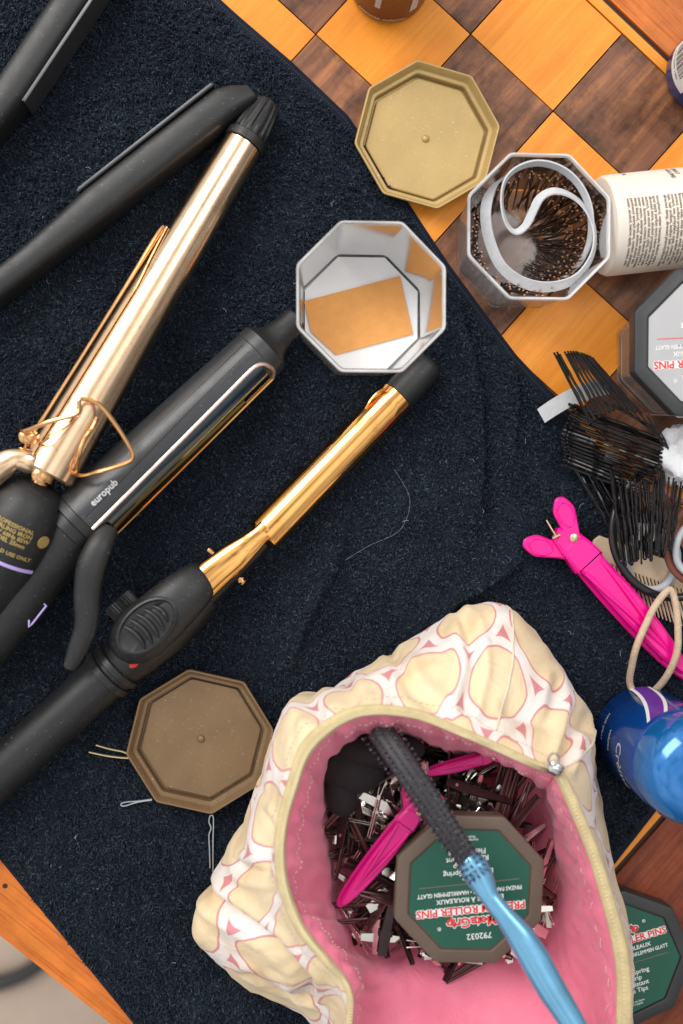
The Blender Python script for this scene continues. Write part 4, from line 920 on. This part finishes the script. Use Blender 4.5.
# ------------------------------------------------------------------ crocodile clips
def croc(A, B, label, mat, group, nrm=(0, 0, 1), flip=1):
    A, B = Vector(A), Vector(B); L = (B - A).length; t = thing('hair_clip', label, 'hair clip', A, group)
    x = (B - A).normalized(); z = Vector(nrm); z = (z - x * z.dot(x)).normalized(); y = z.cross(x) * flip
    k = L / 112.0
    def W(u, v, h=0): return A + x * u * k + y * v * k * .9 + z * h * k * .85
    def plate(pts, h0, h1, bev=.6, curve=0.0):
        pl = cat_path([Vector((u, v, 0)) for u, v in pts], 4, closed=True); mb_ = MB(); mb_.extrude(pl, h0, h1, bev, mapf=lambda p: W(p.x, p.y, p.z + curve * math.sin(max(0, min(1, p.x / 112)) * PI)))
        return mb_
    # lower jaw, upper jaw
    plate([(24, -5), (30, -7), (60, -8), (90, -7), (108, -4), (112, 0), (108, 4), (90, 6), (60, 7), (32, 6)], 0, 4, .8).build('lower_jaw', mat, t)
    uj = plate([(22, -6), (34, -8.2), (37, -6.4), (60, -6.6), (84, -5.6), (104, -3), (108, 0), (104, 3.4), (84, 6.4), (60, 7.8), (37, 7.4), (34, 8.6), (22, 6)], 4.6, 9.2, 1.4, curve=4.5); uj = uj.build('upper_jaw', mat, t)
    for s_ in (-1, 1):
        mb_ = MB(); mb_.tube(cat_path([W(36, s_ * 5.5, 12.5), W(50, s_ * 4.4, 13.8), (W(70, s_ * 2.2, 14.0)), W(92, s_ * .6, 11.5)], 4), [1.3 * k, 1.2 * k, 1.0 * k, .4 * k], 8); mb_.build('jaw_ridge', mat, uj)
    # finger tabs
    def tab(base, ang, Lt, hw, h):
        ca, sa = math.cos(ang), math.sin(ang); pts = []
        for u, v in ((0, -3.2), (6, -3.8), (14, -hw), (Lt - 5, -hw * 1.06), (Lt, -hw * .5), (Lt + 1, 0), (Lt, hw * .5), (Lt - 5, hw * 1.06), (14, hw), (6, 3.8), (0, 3.2)):
            pts.append((base[0] - u * ca - v * sa, base[1] + u * sa - v * ca))
        p_ = plate(pts, h, h + 2.6, .7); o_ = p_.build('finger_tab', mat, t)
        q_ = [(base[0] - u * ca - v * sa, base[1] + u * sa - v * ca) for u, v in ((10, 0), (13, -hw * .66), (Lt - 5, -hw * .72), (Lt - 1.8, 0), (Lt - 5, hw * .72), (13, hw * .66))]
        rr = cat_path([W(a_, b_, h + 2.6) for a_, b_ in q_], 5, closed=True); mb_ = MB(); mb_.tube(rr, .55 * k, 8, closed=True); mb_.build('tab_rim', mat, o_)
    tab((24, 1), R_(24), 24, 5.2, 8.4); tab((26, -3), R_(-38), 24, 5.0, 4.0)
    mb_ = MB(); mb_.extrude([Vector(p) for p in ((15, -6, 0), (34, -9, 0), (36, 0, 0), (34, 9, 0), (15, 6, 0), (12, 0, 0))], 2.5, 10.8, 1.6, mapf=lambda p: W(p.x, p.y, p.z)); mb_.build('hinge_block', mat, t)
    mb_ = MB(); mb_.lathe([(0, 2.1 * k), (1.0 * k, 2.0 * k), (1.4 * k, 1.2 * k), (1.5 * k, .2)], W(20, 2.5, 10.8), z, 16); mb_.build('rivet', 'pin_gold', t)
    mb_ = MB(); mb_.tube([W(5, -2, 10.5), W(10, -3.5, 12.3), W(14, -4, 11.4)], .45 * k, 6); mb_.tube([W(14, -2, 12.0), W(13, -6, 11.5)], .8 * k, 6); mb_.build('spring', 'pin_gold', t)
    return t
croc(P(537, 509, TZ + 3.6), P(687, 677, TZ + 2), 'hot pink plastic crocodile hair clip lying on the towel beside the comb', 'pink_plastic', None)

# ------------------------------------------------------------------ cosmetics bag
bag = thing('cosmetics_bag', 'cream and pink zip bag with pink lining, open and full of hair clips', 'bag', P(440, 860, TZ))
# matching control points, running anticlockwise on screen from the zip pull
LOOPS = [   # outer wall from the towel up to the zip, then the lining down to its floor: list of (px, py), height
    ([(588, 772), (578, 722), (545, 665), (503, 624), (470, 626), (415, 660), (350, 695), (308, 716), (292, 765), (272, 815), (252, 860), (233, 920), (262, 965), (312, 993), (380, 1040), (480, 1075), (570, 1060), (600, 960), (596, 850)], 4.0),
    ([(596, 782), (590, 725), (552, 655), (506, 606), (470, 607), (410, 640), (343, 680), (297, 698), (276, 745), (256, 805), (222, 862), (196, 925), (230, 974), (296, 1014), (370, 1070), (480, 1110), (600, 1095), (625, 980), (612, 860)], 14.0),
    ([(597, 790), (592, 732), (556, 668), (512, 618), (474, 618), (412, 645), (340, 683), (287, 705), (270, 752), (252, 810), (226, 865), (203, 930), (244, 975), (308, 1008), (365, 1075), (490, 1120), (612, 1100), (634, 980), (616, 868)], 34.0),
    ([(592, 792), (588, 748), (554, 708), (512, 668), (472, 656), (412, 662), (338, 690), (287, 718), (270, 766), (258, 822), (246, 880), (262, 935), (296, 980), (330, 1004), (365, 1080), (490, 1128), (615, 1105), (634, 985), (610, 870)], 56.0),
    ([(578, 784), (570, 765), (540, 740), (500, 715), (465, 700), (410, 690), (345, 698), (297, 728), (278, 778), (268, 830), (266, 880), (283, 928), (312, 968), (340, 1000), (362, 1080), (490, 1130), (612, 1106), (633, 985), (608, 872)], 72.0),
    ([(566, 776), (555, 768), (530, 758), (495, 742), (462, 728), (410, 708), (352, 708), (306, 738), (287, 784), (276, 832), (277, 880), (294, 926), (322, 962), (346, 994), (356, 1080), (488, 1132), (608, 1108), (631, 988), (606, 874)], 82.0)]
LIN = [
    ([(558, 784), (551, 774), (527, 765), (493, 750), (460, 736), (410, 718), (357, 718), (315, 748), (297, 790), (286, 834), (288, 880), (304, 924), (330, 958), (352, 990), (364, 1068), (485, 1118), (594, 1096), (617, 988), (594, 874)], 81.0),
    ([(553, 792), (547, 782), (524, 772), (490, 756), (458, 742), (410, 725), (362, 726), (322, 756), (308, 796), (300, 838), (304, 880), (318, 920), (338, 952), (356, 982), (374, 1056), (482, 1100), (582, 1080), (602, 980), (582, 872)], 70.0),
    ([(549, 798), (542, 786), (518, 774), (488, 760), (456, 748), (410, 736), (364, 738), (330, 766), (320, 802), (322, 842), (330, 880), (334, 915), (342, 945), (360, 966), (392, 1004), (476, 1030), (560, 1012), (574, 950), (562, 868)], 46.0),
    ([(545, 800), (536, 786), (512, 772), (484, 760), (452, 750), (410, 742), (368, 744), (338, 770), (328, 806), (332, 846), (344, 880), (344, 912), (350, 940), (372, 956), (420, 965), (470, 968), (530, 962), (552, 925), (549, 860)], 28.0),
    ([(520, 815), (512, 805), (495, 795), (475, 788), (450, 782), (415, 780), (385, 785), (365, 800), (360, 820), (365, 850), (372, 880), (375, 900), (382, 915), (400, 925), (430, 930), (470, 932), (510, 925), (525, 900), (525, 855)], 14.0)]
NPER = 18
def loop_pts(lp): return cat_path([P(x, y, lp[1]) for x, y in lp[0]], NPER, closed=True)
def densify(loops, n):                      # smooth interpolation between loops
    Ls = [loop_pts(l) for l in loops]; out = []
    for i in range(len(Ls) - 1):
        for k in range(n):
            t = k / n; a, b, c_, d_ = Ls[max(i - 1, 0)], Ls[i], Ls[i + 1], Ls[min(i + 2, len(Ls) - 1)]
            out.append([0.5 * ((2 * q) + (r_ - p) * t + (2 * p - 5 * q + 4 * r_ - s_) * t * t + (3 * q - p - 3 * r_ + s_) * t ** 3) for p, q, r_, s_ in zip(a, b, c_, d_)])
    out.append(Ls[-1]); return out
def wrinkle(rings, amp, seed, fade0=0, fade1=0):
    n = len(rings[0]); m = len(rings)
    X = np.array([[tuple(p) for p in r] for r in rings]); cen = X.mean(axis=1, keepdims=True)
    d = X - cen; d[..., 2] = 0; d /= np.maximum(np.linalg.norm(d, axis=-1, keepdims=True), 1e-6)
    nz = vnoise(X[..., 0] + X[..., 2] * .6, X[..., 1] - X[..., 2] * .4, 21, seed) - .5 + .5 * (vnoise(X[..., 0] * 1.2 + X[..., 2], X[..., 1], 6, seed + 1) - .5)
    fd = np.ones(m)
    for i in range(m):
        if fade0 and i < fade0: fd[i] = i / fade0
        if fade1 and i > m - 1 - fade1: fd[i] = (m - 1 - i) / fade1
    X = X + d * (nz * amp * fd[:, None])[..., None]
    X[..., 2] += nz * amp * .3 * fd[:, None]
    return [[Vector(p) for p in r] for r in X]
def bag_surface(rings, name, mats, uvscale=True):
    n = len(rings[0]); m = len(rings); mb_ = MB(); mb_.rings([r + [r[0]] for r in rings], closed=False)
    # uv: arc length around a middle ring, height along the wall
    mid = rings[min(m - 1, m * 2 // 3)]; u = [0.0]
    for i in range(n): u.append(u[-1] + (mid[(i + 1) % n] - mid[i]).length)
    uv = []
    vacc = [0.0] * (n + 1)
    for j, r in enumerate(rings):
        for i in range(n + 1):
            if j: vacc[i] += (r[i % n] - rings[j - 1][i % n]).length
            uv.append((u[i] * S * 1.04, vacc[i] * S * 0.86 + 0.004))
    return mb_.build(name, mats, bag, angle=80, uv=uv)
outer = wrinkle(densify(LOOPS, 7), 2.8, 21, 3, 3)
CREASE = [([(204, 892), (240, 900), (275, 912), (300, 938), (306, 975)], 30, 4.5, 3.2), ([(468, 625), (466, 660), (452, 690)], 40, 3.5, 2.6), ([(548, 742), (570, 716), (590, 728)], 45, 4.0, 2.8),
          ([(560, 690), (540, 715), (500, 700)], 50, 2.4, 3.0), ([(250, 965), (290, 985), (320, 985)], 30, 3.0, 2.4), ([(300, 700), (330, 712), (350, 690)], 60, 2.4, 2.6), ([(243, 860), (262, 850), (268, 800)], 40, 3.0, 2.6), ([(395, 655), (405, 680), (430, 700)], 50, 2.2, 2.6)]
_n = len(outer)
for _i, _r in enumerate(outer):
    X = np.array([tuple(p) for p in _r]); cen = X.mean(axis=0); d = X - cen; d[:, 2] = 0; d /= np.linalg.norm(d, axis=1, keepdims=True)
    for pts, zc_, am, wd_ in CREASE:
        q_ = [P(x, y, zc_) for x, y in pts]; best = np.full(len(X), 1e9)
        for a, b in zip(q_, q_[1:]):
            L2 = (b - a).length_squared; t = np.clip(((X[:, 0] - a.x) * (b.x - a.x) + (X[:, 1] - a.y) * (b.y - a.y)) / L2, 0, 1)
            best = np.minimum(best, np.hypot(X[:, 0] - a.x - t * (b.x - a.x), X[:, 1] - a.y - t * (b.y - a.y)))
        w_ = np.exp(-(best / wd_) ** 2) * am * min(1, (_n - 1 - _i) / 4) - 0.45 * am * np.exp(-((best - wd_ * 2.1) / wd_) ** 2) * min(1, (_n - 1 - _i) / 6)
        X -= d * w_[:, None]; X[:, 2] -= w_ * .5 * (X[:, 2] > 8)
    outer[_i] = [Vector(p) for p in X]
ob = bag_surface(outer, 'outer_fabric', 'print')
inner = wrinkle(densify(LIN, 7), 5.5, 33, 3, 0)
for _i, _r in enumerate(inner[:24]):               # gathered puckers below the zip
    k_ = math.sin(min(1, _i / 6) * PI / 2) * max(0, 1 - _i / 24); acc = 0; out = []
    for a, b, c_ in zip([_r[-1]] + _r[:-1], _r, _r[1:] + [_r[0]]):
        acc += (b - a).length; t_ = (c_ - a).normalized(); nn_ = Vector((-t_.y, t_.x, 0)); out.append(b + nn_ * k_ * (1.1 * math.sin(acc / 1.5 + _i * .12) + .7 * math.sin(acc / 2.6 - _i * .1)))
    inner[_i] = out
li = bag_surface(inner, 'lining', 'lining')
# the underside
mb = MB(); fl = loop_pts(LOOPS[0]); mb.rings([fl, [p.lerp(P(440, 870, 3.6), .5) for p in fl], [p.lerp(P(440, 870, 3.6), .98) for p in fl]], True, (False, True)); mb.build('base_panel', 'print', bag, uv=[(v.x * S, v.y * S) for v in mb.v])
mb = MB(); fl = loop_pts(LIN[-1]); mb.rings([fl, [p.lerp(P(440, 860, 13), .6) for p in fl], [p.lerp(P(440, 860, 13), .98) for p in fl]], True, (False, True)); mb.build('lining_floor', 'lining', bag)
# zip tape: soft rounded roll between outer rim and lining rim
a_, b_ = outer[-1], inner[0]; rs = []
for p, q in zip(a_, b_):
    m_ = (p + q) / 2; w_ = (q - p); hw = w_.length / 2; wd_ = w_.normalized()
    rs.append([m_ + wd_ * math.cos(t) * hw * 1.12 + Vector((0, 0, 1)) * (math.sin(t) * 2.0) for t in np.linspace(PI, 0, 9)] + [m_ + wd_ * hw * .8 * math.cos(t) + Vector((0, 0, -1.5)) for t in (0, PI)])
mb = MB(); mb.rings(rs, True, loop=True); zt = mb.build('zip_tape', 'zip_tape', bag, angle=80)
mb = MB(); npt = len(a_)
path = [(p * .38 + q * .62) + Vector((0, 0, 2.1)) for p, q in zip(a_, b_)]
dense = cat_path(path, 3, closed=True)
for i in range(0, len(dense) - 1, 2):
    p = dense[i]; d_ = (dense[(i + 1) % len(dense)] - p)
    if d_.length < 1e-5: continue
    d_.normalize(); sd_ = Vector((-d_.y, d_.x, 0)); mm = Matrix((d_, sd_, d_.cross(sd_))).transposed().to_4x4()
    mb.box(p, .7, 1.6, .5, mat=mm)
zz_ = mb.build('zip_teeth', 'zip_teeth', bag); zz_['kind'] = 'stuff'
for ring_, name_ in ((outer[-5], 'stitching'), (inner[5], 'stitching')):
    mb = MB(); dn = cat_path(ring_, 2, closed=True); cen_ = P(440, 880, 70)
    for i in range(0, len(dn) - 3, 4):
        if (dn[i + 2] - dn[i]).length < .4: continue
        up_ = Vector((0, 0, .5)) + ((dn[i] - cen_).normalized() * (.5 if ring_ is outer[-5] else -.5))
        mb.tube([dn[i] + up_ * .5, dn[i + 1] + up_, dn[i + 2] + up_ * .5], .17, 5)
    o = mb.build(name_, 'seam_thread', ob if ring_ is outer[-5] else li); o['kind'] = 'stuff'
# zip pull
c = P(556, 768, 87); pull = MB(); pull.box(c, 6.0, 5.0, 3.2, R_(-30), .9); pull.box(c + Vector((0, 0, 2.2)), 4.2, 1.6, 1.8, R_(-30), .5); sl = pull.build('zip_slider', 'steel', bag)
mb = MB(); p0 = P(557, 764, 90); mb.tube([p0 + Vector((math.cos(a) * 2.2 - 1.5, math.sin(a) * 2.8 + 2, math.sin(a) * .5)) for a in np.linspace(0, 2 * PI, 20, endpoint=False)], .55, 8, closed=True); mb.build('pull_ring', 'steel', sl)
# corner piping and side fold
for ci, name_, rr in ((3, 'piping', .55), (1, 'piping', .55)):
    pts = [r[ci * NPER] for r in outer[1:-4]]; mb = MB(); mb.tube(pts, rr, 8); mb.build(name_, 'piping', ob)

# content: clips
def metal_clip(kind):
    mb = MB(); L = 44
    if kind == 'flat':     # silver duck-bill clip: two leaves, tabs and a hole-like rivet
        for s_ in (0, 1):
            z = s_ * 1.6; mb.extrude([Vector(p) for p in ((0, -2.6, 0), (14, -3.6, 0), (16, -3.0, 0), (L, -1.5, 0), (L, 1.5, 0), (16, 3.0, 0), (14, 3.6, 0), (0, 2.6, 0))], 0, .7, .15, mapf=lambda p: Vector((p.x, p.y, p.z + z + (p.x - 14) * .10 * (s_ * 2 - 1) * (1 if p.x < 14 else -.05) * -1)))
        mb.lathe([(0, 1.0), (.25, 1.0), (.3, .1)], (7, 0, 3.2), (0, 0, 1), 10, mi=1)
        mb.box((13.5, -4.0, 1.6), 4, .8, 3, bev=.2); mb.box((13.5, 4.0, 1.6), 4, .8, 3, bev=.2)
        mb.tube([Vector((13.5, y, 1.4)) for y in (-3.6, 3.6)], 1.2, 8)
    else:                  # long rounded prong clip
        for s_ in (-1, 1):
            mb.tube([Vector((0, s_ * 2.2, 2.2 if s_ > 0 else 0)), Vector((12, s_ * 2.6, 1)), Vector((L + 6, s_ * 1.2, .8))], [1.2, 1.4, .8], 8, up=(0, 0, 1), sx=1.4)
        mb.box((8, 0, 1.2), 9, 4.6, 2.2, bev=.5); mb.tube([Vector((10, y, 2)) for y in (-3.2, 3.2)], 1.3, 8)
        mb.box((L * .75, 0, .9), L * .45, 2.2, .7, bev=.2)
    return mb
def clip_obj(kind, mats): return metal_clip(kind).build('metal_clip', mats, None, org=(0, 0, 0))
KINDS = [('cs', 'flat', ['clip_silver', 'clip_dark'], 'small silver metal hair clip in the tangled heap inside the bag', 'silver clips in the bag'),
         ('cb', 'prong', ['clip_brown', 'clip_brown'], 'brown metal prong clip in the tangled heap inside the bag', 'brown clips in the bag'),
         ('cd', 'flat', ['clip_dark', 'clip_silver'], 'dark steel hair clip in the tangled heap inside the bag', 'dark clips in the bag')]
def inside(px, py):
    poly_ = LIN[3][0]; c_ = False; j = len(poly_) - 1
    for i in range(len(poly_)):
        xi, yi = poly_[i]; xj, yj = poly_[j]
        if (yi > py) != (yj > py) and px < (xj - xi) * (py - yi) / (yj - yi) + xi: c_ = not c_
        j = i
    return c_
n_ = 0; tries = 0
while n_ < 298 and tries < 20000:
    tries += 1; x, y = random.uniform(322, 560), random.uniform(738, 976)
    a = random.uniform(0, 2 * PI)
    kd = KINDS[0] if random.random() < .42 else (KINDS[1] if random.random() < .40 else KINDS[2])
    if x > 480 and y < 850: kd = KINDS[1] if random.random() < .7 else KINDS[2]; a = R_(random.uniform(50, 80))
    ex_, ey_ = x + math.cos(a) * 48, y - math.sin(a) * 48
    if not (inside(x, y) and inside(ex_, ey_)): continue
    z = random.uniform(30, 46); tl_ = random.uniform(-.16, .16)
    put(kd[0], (lambda kd=kd: clip_obj(kd[1], kd[2])), 'metal_clip', kd[3], 'hair clip', kd[4], frame_mat(P(x, y, z), (math.cos(a), math.sin(a), tl_), random.choice((0, PI)) + random.uniform(-1.1, 1.1), random.uniform(.55, .82)))
    n_ += 1
croc(P(432, 784, 54), P(338, 905, 50), 'magenta crocodile clip lying left of the green labelled lid in the bag', 'pink_deep', None)
croc(P(508, 750, 50), P(418, 774, 48), 'magenta crocodile clip behind the brush at the back of the bag', 'pink_deep', None)
label_lid(466, 882, 52, R_(112.5 - 3), 'brown framed octagonal lid with green label, lying among clips in the bag', 'brown_frame', 'green_label', R_(184), h=9)
# dark rounded purse in the back corner of the bag
c = P(352, 768, 40); mb = MB()
for (x, y, z, rx, ry, rz_, ) in ((354, 768, 46, 15, 12, 9), (382, 750, 50, 20, 8, 8), (342, 790, 44, 8, 13, 8)):
    q = P(x, y, z); mb.rings([[q + Vector((math.cos(a) * rx * math.cos(ph), math.sin(a) * ry * math.cos(ph), rz_ * math.sin(ph)))  for a in np.linspace(0, 2 * PI, 28, endpoint=False)] for ph in np.linspace(-1.5, 1.5, 14)])
tag(mb.build('hair_scrunchie', 'black_cloth', org=c), 'dark crumpled scrunchie in the back left corner of the bag', 'scrunchie')

# ------------------------------------------------------------------ narrow hair brush leaning in the bag
hb = thing('hair_brush', 'narrow brush with pearly blue handle and dark bristles, sticking out of the bag', 'hair brush', P(376, 735, 62))
A, B = P(377, 726, 64), P(474, 868, 84)
mb = MB(); bar(mb, A, B, [(0, 2.5, 1.0, 0, 0), (.02, 6, 2, 0, 0), (.5, 5.8, 2.4, 0, 0), (.95, 4.8, 2.6, 0, 0), (1.02, 4, 2, 0, 0)], Vector(((B - A).y, -(B - A).x, 0)).normalized(), ex=2.4)
mb.build('brush_head', 'bristle', hb)
path = [(466, 858, 84), (474, 868, 85), (481, 880, 86), (490, 897, 88), (503, 914, 90), (520, 936, 92), (535, 960, 94), (552, 990, 97), (572, 1022, 100), (592, 1056, 103), (618, 1100, 107)]
mb = MB(); mb.tube(cat_path([P(*p) for p in path], 6), [3.0, 4.6, 4.2, 2.9, 3.0, 4.2, 4.7, 4.4, 3.8, 3.2, 2.0], 22, up=(0, 0, 1), sx=1.4); mb.build('handle', 'brush_blue', hb)
ax = (B - A).normalized(); sd_ = Vector((ax.y, -ax.x, 0)).normalized(); upv = sd_.cross(ax); upv = upv if upv.z > 0 else -upv
mb = MB(); mt_ = MB()
for i in range(30):
    for j in (-2, -1, 0, 1, 2):
        base = A + ax * ((B - A).length * (0.02 + i / 25 * .88)) + sd_ * j * (3.3 - i * .045) + upv * 1.6
        for q_ in range(7):
            tip = base + upv * random.uniform(4.5, 7.0) + sd_ * (j * .5 + random.uniform(-.55, .55)) + ax * random.uniform(-.7, .7)
            mb.tube([base, tip], [.30, .20], 5)
            if (i + j) % 2 == 0 and q_ == 0: mt_.lathe([(-.35, .1), (0, .38), (.35, .1)], tip, upv, 6)
o = mb.build('bristles', 'bristle', hb); o['kind'] = 'stuff'
o = mt_.build('bristle_tips', 'bristle_tip', hb); o['kind'] = 'stuff'

# ------------------------------------------------------------------ loose hair pins and lint on the towel
def loose(pts, m, lb, r=.42, z=6.0):
    mb_ = MB(); mb_.tube(cat_path([P(x, y, z) for x, y in pts], 5), r, 6); tag(mb_.build('hair_pin', m, org=P(*pts[0], z)), lb, 'hair pin')
loose([(89, 752), (108, 756), (127, 758), (130, 756.5), (124, 752), (110, 749), (96, 745)], 'pin_gold', 'gold hair pin poking out left of the bronze lid', .55)
loose([(152, 800), (138, 802), (124, 806), (121, 804), (126, 802), (138, 801), (152, 799)], 'pin_silver', 'thin silver hair pin below the left corner of the bronze lid', .4)
loose([(210, 868), (209.5, 850), (209, 835), (211, 828), (209, 822), (210, 816), (213, 816), (213.5, 825), (213, 840), (213, 872)], 'pin_silver', 'wavy silver hair pin below the bronze lid beside the bag', .4)
print('objects', len(bpy.data.objects))
